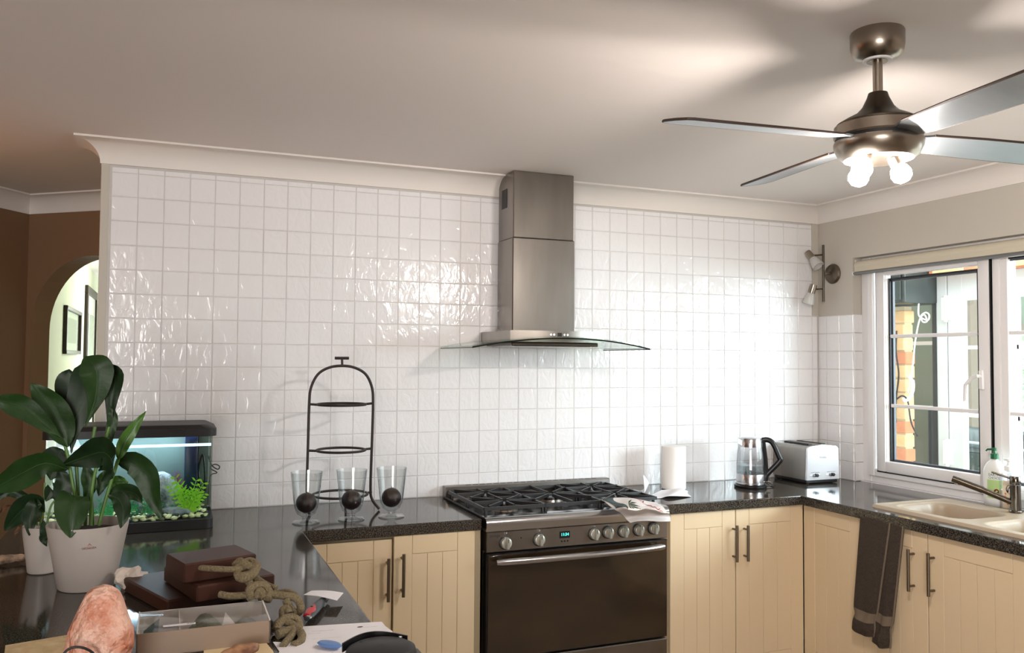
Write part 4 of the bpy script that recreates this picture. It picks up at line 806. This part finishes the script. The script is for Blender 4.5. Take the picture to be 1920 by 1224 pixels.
leaf(p2, px([(86,940,0),(98,920,0),(110,925,0),(118,950,0)],Y-.01), .05, 'leaf_dark', side=(1,0,.6), fold=.3, peak=.5)
leaf(p2, px([(80,975,0),(84,1000,-.02),(82,1012,-.03),(88,1024,-.035)],Y-.05), .026, 'leaf_dark', side=(1,0,.1), fold=.3, peak=.4)
leaf(p2, px([(95,900,0),(105,870,0),(112,850,0),(118,842,0)],Y+.02), .09, 'leaf_dark', side=(1,0,.1), fold=.1, peak=.5)
leaf(p2, px([(42,985,0),(34,992,-.01),(30,1000,-.01),(28,1007,-.02)],Y-.03), .010, 'dead_leaf', side=(1,0,.1), fold=.3, peak=.4, name='wilted_leaf')
leaf(p2, px([(32,952,0),(14,950,-.01),(4,956,-.01),(-6,964,-.02)],Y-.01), .014, 'dead_leaf', side=(.2,0,1), fold=.3, peak=.4, name='wilted_leaf')
# ================================================================== LOOSE THINGS ON THE PENINSULA
bk = MB(); bk.tube(crom([(-.30,-.80,ZT+.016),(-.24,-.795,ZT+.018),(-.19,-.78,ZT+.018),(-.145,-.775,ZT+.015)],6),[.012,.016,.018,.014,.017,.019,.016,.018,.020,.017,.018,.016,.014,.015,.016,.013,.012,.009,.006],9,flat=.8)
tag(bk.build('bark_piece', 'bark', origin=(-.22,-.79,ZT), smooth=30), 'pale rough piece of driftwood bark beside the small pot', 'driftwood')
cr = MB().add(*stonemesh((.150,-1.200,ZT+.028),.034,21,sub=3,amp=.55,sq=(1.1,.9,.85),f=1.6)); tag(cr.build('crumpled_tissue', 'crumple', origin=(.15,-1.2,ZT), smooth=10), 'crumpled beige tissue lying between the white pot and the wooden blocks', 'tissue')
def block(name, lab, F, ang, lu, lv, z0, z1, nplank=1):
    F = Vector((*F,0)); a = math.radians(ang); u = Vector((math.cos(a),math.sin(a),0)); v = Vector((-math.sin(a),math.cos(a),0)); c0 = F+u*lu/2+v*lv/2
    mb = MB(); mb.box((c0.x-lu/2,c0.y-lv/2,z0),(c0.x+lu/2,c0.y+lv/2,z1),.004,rot=a)
    o = mb.build(name, 'wood_dark', origin=(c0.x,c0.y,z0), smooth=30); tag(o, lab, 'wooden block', 'stacked wooden blocks tied with rope'); return o, F, u, v
block('wooden_block','dark red-brown wooden block on the bottom of the rope-tied stack',(.245,-1.505),22,.215,.30,ZT+.001,ZT+.038)
block('wooden_block','dark red-brown wooden block in the middle of the rope-tied stack',(.310,-1.560),17,.200,.26,ZT+.039,ZT+.080)
block('wooden_block','dark red-brown wooden block on the top of the rope-tied stack',(.280,-1.533),17.3,.185,.142,ZT+.081,ZT+.130)
# rope: threaded loops and knots in front of the blocks
def rope(name, pts, r, lab, closed=False):
    o = MB().tube(crom(pts,6), r, 9).build(name, 'rope', origin=tuple(Vector(pts[0])), smooth=70); return o
def W(pxx, pyy, y): return at(pxx, pyy, 1, y)
ro = thing('rope', 'thick knotted tan rope trailing from the stacked wooden blocks', 'rope', tuple(W(500,1110,-1.60)))
def seg(pts, r=.0095, nm='strand'): MB().tube(crom([W(*p) for p in pts],6), r, 10).build(nm, 'rope', ro, smooth=70)
seg([(372,1064,-1.515),(400,1066,-1.535),(440,1067,-1.545),(470,1062,-1.53)],.0075)
seg([(440,1068,-1.53),(452,1060,-1.53),(468,1052,-1.52),(482,1062,-1.55),(470,1076,-1.57),(448,1080,-1.56),(446,1070,-1.54)],.0105,'knot_loop')
seg([(446,1082,-1.56),(460,1085,-1.575),(478,1074,-1.57),(474,1064,-1.55),(462,1058,-1.54),(450,1052,-1.52),(440,1060,-1.51)],.0095,'knot_loop')
seg([(462,1082,-1.56),(472,1098,-1.58),(486,1112,-1.60),(492,1124,-1.62)],.0095); seg([(474,1078,-1.55),(488,1090,-1.57),(506,1100,-1.59),(518,1104,-1.60)],.009)
seg([(412,1114,-1.585),(430,1117,-1.60),(455,1116,-1.61),(475,1114,-1.61)],.0085)
seg([(474,1122,-1.62),(468,1106,-1.62),(480,1098,-1.61),(496,1099,-1.61),(504,1112,-1.62),(502,1124,-1.64)],.011,'knot_loop')
seg([(484,1122,-1.63),(484,1110,-1.625),(490,1108,-1.625),(496,1122,-1.64)],.0085,'knot_loop')
seg([(500,1114,-1.62),(530,1116,-1.64),(556,1122,-1.65),(564,1140,-1.66),(555,1150,-1.66),(544,1140,-1.66),(536,1124,-1.65)],.0095,'knot_loop')
seg([(520,1112,-1.60),(540,1110,-1.61),(556,1118,-1.62)],.008)
seg([(530,1158,-1.69),(530,1144,-1.68),(538,1140,-1.68),(542,1150,-1.69)],.0085,'knot_loop')
seg([(518,1182,-1.755),(522,1170,-1.74),(536,1160,-1.72),(552,1160,-1.715),(560,1172,-1.73),(552,1180,-1.755),(536,1184,-1.765),(520,1190,-1.775)],.011,'knot_loop')
seg([(514,1176,-1.73),(526,1166,-1.72),(542,1168,-1.735),(556,1178,-1.755),(566,1190,-1.79),(562,1204,-1.825),(550,1210,-1.84)],.0095)
seg([(552,1180,-1.76),(546,1192,-1.79),(536,1204,-1.82),(530,1212,-1.84)],.0085)
# box with clear lid
bx = thing('gift_box', 'narrow brown cardboard box with a clear window top', 'box', (.32,-1.70,ZT)); bx0,bx1,by0,by1,bz0,bz1 = .184,.458,-1.80,-1.635,ZT+.001,ZT+.052
mb = MB(); mb.box((bx0,by0,bz0),(bx1,by1,bz0+.002)); mb.build('bottom', 'cardboard', bx, smooth=0)
MB().box((bx0,by0,bz0),(bx1,by0+.0025,bz1)).build('front_wall', 'cardboard', bx, smooth=0); MB().box((bx0,by1-.0025,bz0),(bx1,by1,bz1)).build('back_wall', 'card_white', bx, smooth=0)
MB().box((bx0,by0,bz0),(bx0+.0025,by1,bz1+.002)).build('end_wall', 'card_white', bx, smooth=0); MB().box((bx1-.003,by0,bz0),(bx1,by1,bz1+.002)).build('end_wall', 'card_white', bx, smooth=0)
MB().box((bx1,by0+.001,bz0),(bx1+.001,by1-.001,bz1-.006)).build('dark_end', 'black_satin', bx, smooth=0)
MB().grid(lambda u,v: (bx0+.003+(bx1-bx0-.006)*u, by0+.002+(by1-by0-.004)*v, bz1+.0006*math.sin(u*23)+.0006*math.sin(v*11+u*5)), 24, 10).build('clear_lid', 'clear_film', bx)
MB().box((bx0+.085,by0+.002,bz0),(bx0+.087,by1-.002,bz1-.003)).build('divider', 'card_white', bx, smooth=0)
MB().prism([(bx0+.008,by0+.02,bz0+.02),(bx0+.042,by0+.02,bz0+.042),(bx0+.044,by1-.04,bz0+.042),(bx0+.012,by1-.05,bz0+.02)],(0,0,.003)).build('tag', 'teal_tag', bx, smooth=0)
MB().box((bx0+.052,by0+.028,bz1+.0012),(bx0+.118,by0+.040,bz1+.0018)).build('sticker', 'paper_white', bx, smooth=0)
lettering('sticker_print', '040', .010, lambda x,y: (bx0+.108+x, by0+.034+y, bz1+.0021), 'print_dark', bx)
MB().grid(lambda u,v: (bx0+.105+.075*u, by0+.01+.12*v, bz0+.012+.030*math.sin(PI*u)*(1+.15*math.sin(v*30+u*9))), 16, 24).build('folded_cloth', 'sage_cloth', bx)
MB().prism([(bx0+.165,by0+.01,bz0+.01),(bx0+.225,by0+.02,bz0+.01),(bx0+.185,by1-.05,bz0+.045)],(0,0,.002)).build('tissue_fold', 'card_white', bx, smooth=0)
MB().grid(lambda u,v: (bx0+.195+.07*u, by0+.01+.10*v, bz0+.008+.020*math.sin(PI*u)*(1+.2*math.sin(v*20))), 10, 14).build('folded_cloth', 'sage_cloth', bx)
# salt lamp
sv, sf = stonemesh((0,0,0),1,14,sub=4,amp=.16,f=1.2); slp = thing('salt_lamp', 'unlit pink salt crystal lamp at the front of the worktop', 'lamp', (.123,-1.885,ZT))
def sshape(p):
    z = (p.z+1)/2; d = max(0,(1-z)*.178); T_ = ((0,.0),(.004,.016),(.0175,.031),(.036,.040),(.062,.049),(.089,.059),(.125,.0635),(.178,.058)); k = .058
    for (d0,r0),(d1,r1) in zip(T_,T_[1:]):
        if d0 <= d <= d1: k = r0+(r1-r0)*(d-d0)/(d1-d0)
    q = math.hypot(p.x,p.y) or 1; e = .74+.26*min(1.2,(p.length))**3; return Vector((.121+p.x/q*k*e, -1.885+p.y/q*k*e, ZT+.006+z*.178))
MB().add([sshape(p) for p in sv], sf).build('salt_crystal', 'salt', slp, smooth=18)
MB().lathe([(.05,0),(.052,.003),(.050,.008),(0,.009)],(.121,-1.885,ZT+.0005),32).build('wooden_base', 'wood_dark', slp)
MB().tube(crom([W(112,1236,-1.97),W(128,1217,-1.965),W(150,1213,-1.965),W(172,1222,-1.965),W(184,1240,-1.965)],5),.0024,7).build('power_cord', 'cord_black', slp)
# notebook, card, shell, envelope, letters, glasses case, knife, docket
def slab(name, pl, z0, z1, m, lab, cat, bev=0, grp=None):
    mb = MB(); P0 = [Vector((*at(a,b,2,z0).xy,z0)) for a,b in pl]; mb.prism(P0,(0,0,z1-z0)); cc = sum(P0,Vector())/len(P0)
    return tag(mb.build(name, m, smooth=0, origin=(cc.x,cc.y,z0)), lab, cat, grp)
slab('note_card', [(10,1214),(128,1194),(200,1215),(220,1300),(0,1300)], ZT+.0008, ZT+.006, 'note_cream', 'cream rough-edged note card under the salt lamp cord', 'card')
yc = slab('greeting_card', [(382,1221),(497,1204),(512,1222),(530,1290),(380,1290)], ZT+.0008, ZT+.003, 'card_yellow', 'pale yellow card in front of the cardboard box', 'card')
sh_ = MB().add(*stonemesh((.392,-1.862,ZT+.016),.022,31,sub=3,amp=.3,sq=(1.7,.9,.55))); tag(sh_.build('sea_shell', 'shell_brown', origin=(.39,-1.86,ZT+.003), smooth=40), 'small brown and white shell lying on the yellow card', 'shell')
l1 = slab('letter', [(566,1175),(716,1166),(722,1174),(736,1184),(742,1240),(560,1240)], ZT+.0006, ZT+.0016, 'paper_white', 'printed white letter under the black camera case', 'letter')
def on(pxx, pyy, z=ZT+.0019): return at(pxx, pyy, 2, z)
def printed(words, size, px0, py0, ang, m='print_grey'):
    o_ = on(px0,py0); a = math.radians(ang); lettering('print', words, size, lambda x,y: (o_.x+x*math.cos(a)-y*math.sin(a), o_.y+x*math.sin(a)+y*math.cos(a), o_.z), m, l1)
printed('Account statement enclosed', .0042, 605,1182,-8,'print_dark'); printed('Account number', .0042, 590,1187,-8); printed('Total amount payable', .005, 690,1175,-8); printed('Service details and period', .0035, 690,1184,-8)
printed('Please read the notes overleaf before payment', .0034, 612,1196,-8); printed('Date of issue', .0034, 600,1203,-8)
MB().lathe([(.006,0),(.005,.0003),(0,.0003)],tuple(on(675,1175)),16,sq=(1.2,.6)).build('logo', 'print_dark', l1, smooth=0)
slab('envelope', [(512,1204),(580,1206),(592,1224),(600,1260),(500,1260),(524,1222)], ZT+.0020, ZT+.0032, 'paper_white', 'blank white envelope between the rope and the blue plastic case', 'envelope')
bc = at(618,1207,2,ZT+.010); o = MB().lathe([(0,.0),(.020,.002),(.024,.006),(.020,.010),(0,.012)],(0,0,0),28,sq=(1.35,.62)); R = Matrix.Rotation(math.radians(-48),3,'Z'); o.v = [tuple(R@Vector(v)+Vector((bc.x,bc.y,ZT+.0034))) for v in o.v]
tag(o.build('plastic_case', 'blue_plastic', origin=(bc.x,bc.y,ZT+.003)), 'small translucent blue oval plastic case on the letters', 'case')
# black camera case
cs = thing('camera_case', 'black zipped hard case with a strap, cut off by the bottom edge', 'case', (.665,-2.035,ZT)); cc = Vector((.652,-2.04,ZT+.002))
MB().lathe([(.060,0),(.070,.006),(.074,.030),(.070,.042),(.058,.048),(0,.050)],cc,44,sq=(1.0,.92)).build('case_body', 'black_satin', cs)
MB().lathe([(.0745,.024),(.0755,.027),(.0745,.030)],cc,44,sq=(1.0,.92)).build('zip', 'black_plastic', cs)
MB().grid(lambda u,v: (cc.x-.072+.135*u, cc.y+.030+.040*math.sin(PI*u), ZT+.034+.018*v+.004*math.sin(PI*u)), 20, 4, thick=.003).build('strap', 'black_plastic', cs)
MB().lathe([(.0045,0),(.004,.003),(0,.0035)],(cc.x+.050,cc.y+.035,cc.z+.046),14).build('stud', 'chrome', cs)
MB().lathe([(.0035,0),(.003,.002),(0,.0025)],(cc.x-.035,cc.y+.032,cc.z+.047),14).build('stud', 'black_plastic', cs)
MB().box((cc.x+.068,cc.y-.012,ZT+.015),(cc.x+.088,cc.y+.030,ZT+.024),.003).build('buckle', 'black_plastic', cs)
# utility knife and docket
kn = thing('utility_knife', 'red and grey utility knife lying under the white docket', 'knife', tuple(at(590,1140,2,ZT)))
a_, b_ = at(575,1160,2,ZT+.014), at(606,1124,2,ZT+.014); d = (b_-a_)
MB().tube([a_, a_+d*.12, a_+d*.45, a_+d*.8, b_],[.007,.0125,.0145,.0125,.009],12,flat=.7).build('grip', 'knife_grey', kn)
MB().tube([a_+d*.08+Vector((-.003,-.001,.003)), a_+d*.3+Vector((-.003,-.001,.004)), a_+d*.62+Vector((-.003,0,.003))],[.0095,.0128,.008],12,flat=.7).build('red_inlay', 'red_paint', kn)
MB().tube([a_+d*.02, a_+d*.10],[.008,.0115],12,flat=.7).build('silver_end', 'chrome', kn)
MB().lathe([(.0035,0),(.003,.002),(0,.002)],a_+d*.38+Vector((-.004,-.003,.013)),12).build('button', 'black_plastic', kn)
n_ = d.normalized(); MB().prism([b_-n_*.01+Vector((0,0,-.004)), b_+n_*.045+Vector((0,0,-.004)), b_+n_*.030+Vector((.010,-.005,-.004)), b_-n_*.01+Vector((.012,-.006,-.004))],(0,0,.0008)).build('blade', 'bright_steel', kn, smooth=0)
sheet('docket', [[P_(569,1114,ZT+.024),P_(600,1110,ZT+.026),P_(645,1111,ZT+.018)],[P_(577,1110,ZT+.026),P_(606,1114,ZT+.028),P_(640,1118,ZT+.016)],[P_(584,1106,ZT+.020),P_(608,1118,ZT+.026),P_(634,1126,ZT+.010)]], None, None) if False else None
mb = MB(); q = [at(569,1115,2,ZT+.024), at(584,1107,2,ZT+.020), at(644,1111,2,ZT+.018), at(632,1125,2,ZT+.022)]
mb.grid(lambda u,v: (q[0]*(1-u)+q[3]*u)*(1-v)+(q[1]*(1-u)+q[2]*u)*v+Vector((0,0,.003*math.sin(PI*u))), 10, 4, thick=.0012)
tag(mb.build('docket', 'paper_white', smooth=50, origin=tuple(q[0])), 'small white paper docket resting on the utility knife', 'paper')
# ================================================================== HALL PICTURES
pf = thing('picture_frame', 'dark framed landscape picture on the hall wall through the arch', 'picture', (HX,4.0,1.6)); py0, py1, pz0, pz1 = 3.40, 4.53, 1.555, 1.925
mb = MB(); X0, X1 = HX+.001, HX+.028
for lo, hi in (((X0,py0,pz0),(X1,py0+.035,pz1)),((X0,py1-.035,pz0),(X1,py1,pz1)),((X0,py0,pz0),(X1,py1,pz0+.03)),((X0,py0,pz1-.03),(X1,py1,pz1))): mb.box(lo,hi,.003)
mb.build('frame', 'frame_wood', pf); MB().box((X0,py0+.03,pz0+.025),(X0+.004,py1-.03,pz1-.025)).build('mount', 'card_white', pf, smooth=0)
MB().box((X0+.004,py0+.18,pz0+.09),(X0+.005,py1-.18,pz1-.08)).build('print', 'mirror_grey', pf, smooth=0)
MB().box((X0+.010,py0+.03,pz0+.025),(X0+.012,py1-.03,pz1-.025)).build('glass', 'pane', pf, smooth=0)
# ================================================================== OUTSIDE THE WINDOW
struct(MB().box((3.76,-8,-.12),(16,10,-.02)).build('patio_ground', 'patio_slab', smooth=0))
br = thing('brick_pier', 'orange brick pier of the house wall outside the window', 'brick pier', (4.55,.262,-.02))
MB().box((4.470,.160,-.02),(4.530,.415,1.885)).build('mortar', 'mortar', br, smooth=0)
bm_ = []
for k in range(2):
    vv = MB().box((-.040,-.111,-.038),(.040,.111,.038),.006); me = bpy.data.meshes.new('brick'); me.from_pydata(vv.v,[],vv.f); me.materials.append(M['brick' if k else 'brick_pale']); bm_.append(me)
for j in range(22):
    for side in (0,1):
        o = bpy.data.objects.new('brick', bm_[random.random() < .3]); C.objects.link(o); o.parent = br
        o.location = (4.500-4.55+random.uniform(-.004,.004), (.24+ (.055 if side else -.0)) - .24 + random.uniform(-.006,.006), .036+j*.086); o.scale = (1,1,1) if not side else (.98,.98,.98)
        if side: o.location.y += .10
mtb = thing('meter_box', 'dark green metal box under the eave outside the window', 'meter box', (4.35,.14,1.9))
MB().box((4.30,.005,1.895),(4.62,.34,2.34),.006).build('box_body', 'box_green', mtb); MB().box((4.288,.02,1.91),(4.30,.33,2.33),.004).tube([(4.30,.0,1.90),(4.30,.0,2.33)],.010,8).build('box_door', 'box_green', mtb)
cb_ = MB(); cx = 4.447
def wire(name, pl, r, m, lab):
    o = MB().tube(crom([at(a,b,0,cx) for a,b in pl],6), r, 6).build(name, m, smooth=60, origin=tuple(at(pl[0][0],pl[0][1],0,cx))); return tag(o, lab, 'cable', 'cables on the brick pier')
wire('cable', [(1724,515),(1723,560),(1722,588),(1728,596),(1740,600),(1742,590),(1735,586),(1727,592),(1730,603),(1738,602),(1733,590),(1724,600),(1716,640),(1712,680),(1708,712),(1703,735)], .005, 'white_plastic', 'white cable coiled near the dark metal box')
wire('cable', [(1704,705),(1712,720),(1708,742),(1698,752),(1694,746)], .011, 'white_plastic', 'thick white cable loop halfway down the brick pier')
wire('cable', [(1681,620),(1680,660),(1685,700),(1681,740),(1679,770),(1680,792)], .005, 'cord_black', 'black cable running down the brick pier')
wire('cable', [(1681,748),(1692,742),(1702,752),(1708,790),(1720,818)], .005, 'cord_black', 'black cable end looping out of the brick pier')
# double glazed doors of the patio, in the plane x = 4.9
def leafdoor(name, lab, y0, y1, X=4.56, z1=2.06, hinge=None, vbars=(), hb=(1.627,1.231)):
    t = thing(name, lab, 'door', (X,(y0+y1)/2,0)); m = MB()
    for lo, hi in (((X,y0-.10,0),(X+.045,y0,z1)),((X,y1,0),(X+.045,y1+.10,z1)),((X,y1+.10,0),(X+.045,y0-.10,.22)),((X,y1+.10,1.905),(X+.045,y0-.10,z1))): m.box(lo,hi,.003)
    m.build('door_frame', 'door_white', t)
    for z in hb: MB().box((X+.008,y1+.10,z-.011),(X+.030,y0-.10,z+.011)).build('glazing_bar', 'door_white', t, smooth=0)
    for y in vbars: MB().box((X+.008,y-.010,.22),(X+.030,y+.010,1.905)).build('glazing_bar', 'door_white', t, smooth=0)
    MB().box((X+.018,y1+.10,.22),(X+.021,y0-.10,1.905)).build('pane', 'pane', t, smooth=0)
    return t
d1 = leafdoor('patio_door', 'white glazed patio door with square panes, nearest the brick pier', -.077, -1.05, vbars=(-.325,-.515,-.70,-.87))
for z in (1.02, 1.88, 1.45)[:2]:
    MB().cyl((4.552,-.072,z-.10),(4.552,-.072,z+.06),.012,n=12).box((4.548,-.110,z-.09),(4.559,-.040,z+.05),.003).build('hinge', 'white_plastic', d1)
dj = struct(MB().box((4.56,-.070,0),(4.61,.000,2.06),.003).box((4.56,.0,0),(4.62,.024,1.90)).build('door_2', 'door_white'))
MB().box((4.555,.001,0),(4.575,.030,1.90)).build('door_seal', 'gasket', dj)
dp = struct(MB().box((4.80,.02,0),(4.83,1.1,2.0)).build('wall_patio', 'drape_grey', smooth=0))
for z in (1.66, 1.25): MB().box((4.70,.02,z-.012),(4.72,1.0,z+.012)).build('glazing_bar', 'door_white', dp)
for y in (.06,.14,.22): MB().cyl((4.77,y,.0),(4.77,y,1.24),.03,n=10).build('drape_fold', 'bbq_black', dp)
ev_ = struct(MB().box((4.50,-3.2,2.06),(4.70,-.0,2.16)).build('wall_header', 'brick', smooth=0))
for i in range(13): MB().box((4.49,-.03-i*.24-.215,2.065),(4.50,-.03-i*.24,2.155),.003).build('brick', 'brick' if i % 2 else 'brick_pale', ev_)
bq = thing('barbecue', 'black covered barbecue behind the patio door', 'barbecue', (6.15,.86,-.02)); MB().box((5.9,.60,.10),(6.4,1.12,.86),.02).build('cabinet', 'bbq_black', bq)
MB().grid(lambda u,v: (5.9+.5*v, .60+.52*u, .86+.17*math.sin(PI*v)**.6), 8, 12, thick=-.02).build('hood', 'bbq_black', bq); MB().tube([(5.89,.66,.93),(5.89,1.06,.93)],.012,8).build('handle', 'outdoor_steel', bq)
for x,y in ((5.95,.65),(6.35,.65),(5.95,1.07),(6.35,1.07)): MB().cyl((x,y,-.02),(x,y,.10),.03,n=10).build('foot', 'bbq_black', bq)
po = struct(MB().box((7.0,1.76,-.02),(7.14,1.92,2.9)).build('wall_post', 'post_brown', smooth=0))
struct(MB().box((8.0,-3,1.92),(8.15,8,2.75)).build('wall_pergola', 'drape_grey', smooth=0)); struct(MB().box((7.9,-3,1.84),(8.15,8,1.92)).build('trim_3', 'post_brown', smooth=0))
tb = thing('patio_table', 'dark patio table with a pale rim beyond the patio door', 'table', (6.9,1.0,-.02)); MB().box((6.6,.30,.80),(7.4,1.45,.83),.01).build('table_top', 'outdoor_steel', tb)
MB().box((6.62,.32,.35),(7.38,1.43,.79),.01).build('apron', 'box_green', tb)
for x,y in ((6.65,.35),(7.35,.35),(6.65,1.40),(7.35,1.40)): MB().cyl((x,y,-.02),(x,y,.80),.022,n=10).build('leg', 'bbq_black', tb)
ch = thing('patio_chair', 'dark outdoor chair with a curved pale back frame in front of the patio table', 'chair', (6.1,.30,-.02))
MB().grid(lambda u,v: (5.95+.05*math.cos(PI*u)+.03*v, .10+.40*u, .45+.45*v+.05*math.sin(PI*u)*v), 12, 8, thick=.012).build('backrest', 'box_green', ch)
MB().box((5.95,.10,.42),(6.35,.50,.45),.01).build('seat', 'box_green', ch); MB().tube(crom([(5.94,.08,.45),(5.94,.09,.70),(5.93,.13,.90),(5.92,.30,.97),(5.93,.47,.90),(5.94,.51,.70),(5.94,.51,.45)],5),.012,8).build('back_frame', 'outdoor_steel', ch)
for x,y in ((5.97,.12),(6.33,.12),(5.97,.48),(6.33,.48)): MB().cyl((x,y,-.02),(x,y,.43),.014,n=8).build('leg', 'outdoor_steel', ch)
hg = MB(); rnd = random.Random(3)
for i in range(5200):
    y = rnd.uniform(-.5,5.0); x = 9.3+.45*math.sin(y*2.3)+rnd.gauss(0,.22); z = rnd.uniform(-.05,2.55+.25*math.sin(y*3.1)); p = Vector((x-.5*max(0,1-z/2)*.3,y,z)); s_ = rnd.uniform(.035,.075)
    a = Vector((rnd.gauss(0,1),rnd.gauss(0,1),rnd.gauss(0,1))).normalized(); b = a.orthogonal().normalized(); hg.add([p-a*s_, p+b*s_*.45, p+a*s_, p-b*s_*.45],[(0,1,2,3)])
hgo = hg.build('hedge', 'hedge_leaf', smooth=0, origin=(9.3,2.2,-.02)); tag(hgo, 'sunlit leafy green hedge at the back of the patio', 'hedge')
ht = MB()
for i in range(9): ht.tube([(9.35,-.3+i*.62,-.02),(9.4,-.2+i*.62,1.1),(9.3,-.3+i*.62,2.2)],[.04,.03,.015],7)
ht = ht.build('hedge_stems', 'post_brown', hgo); ht['kind'] = 'stuff'
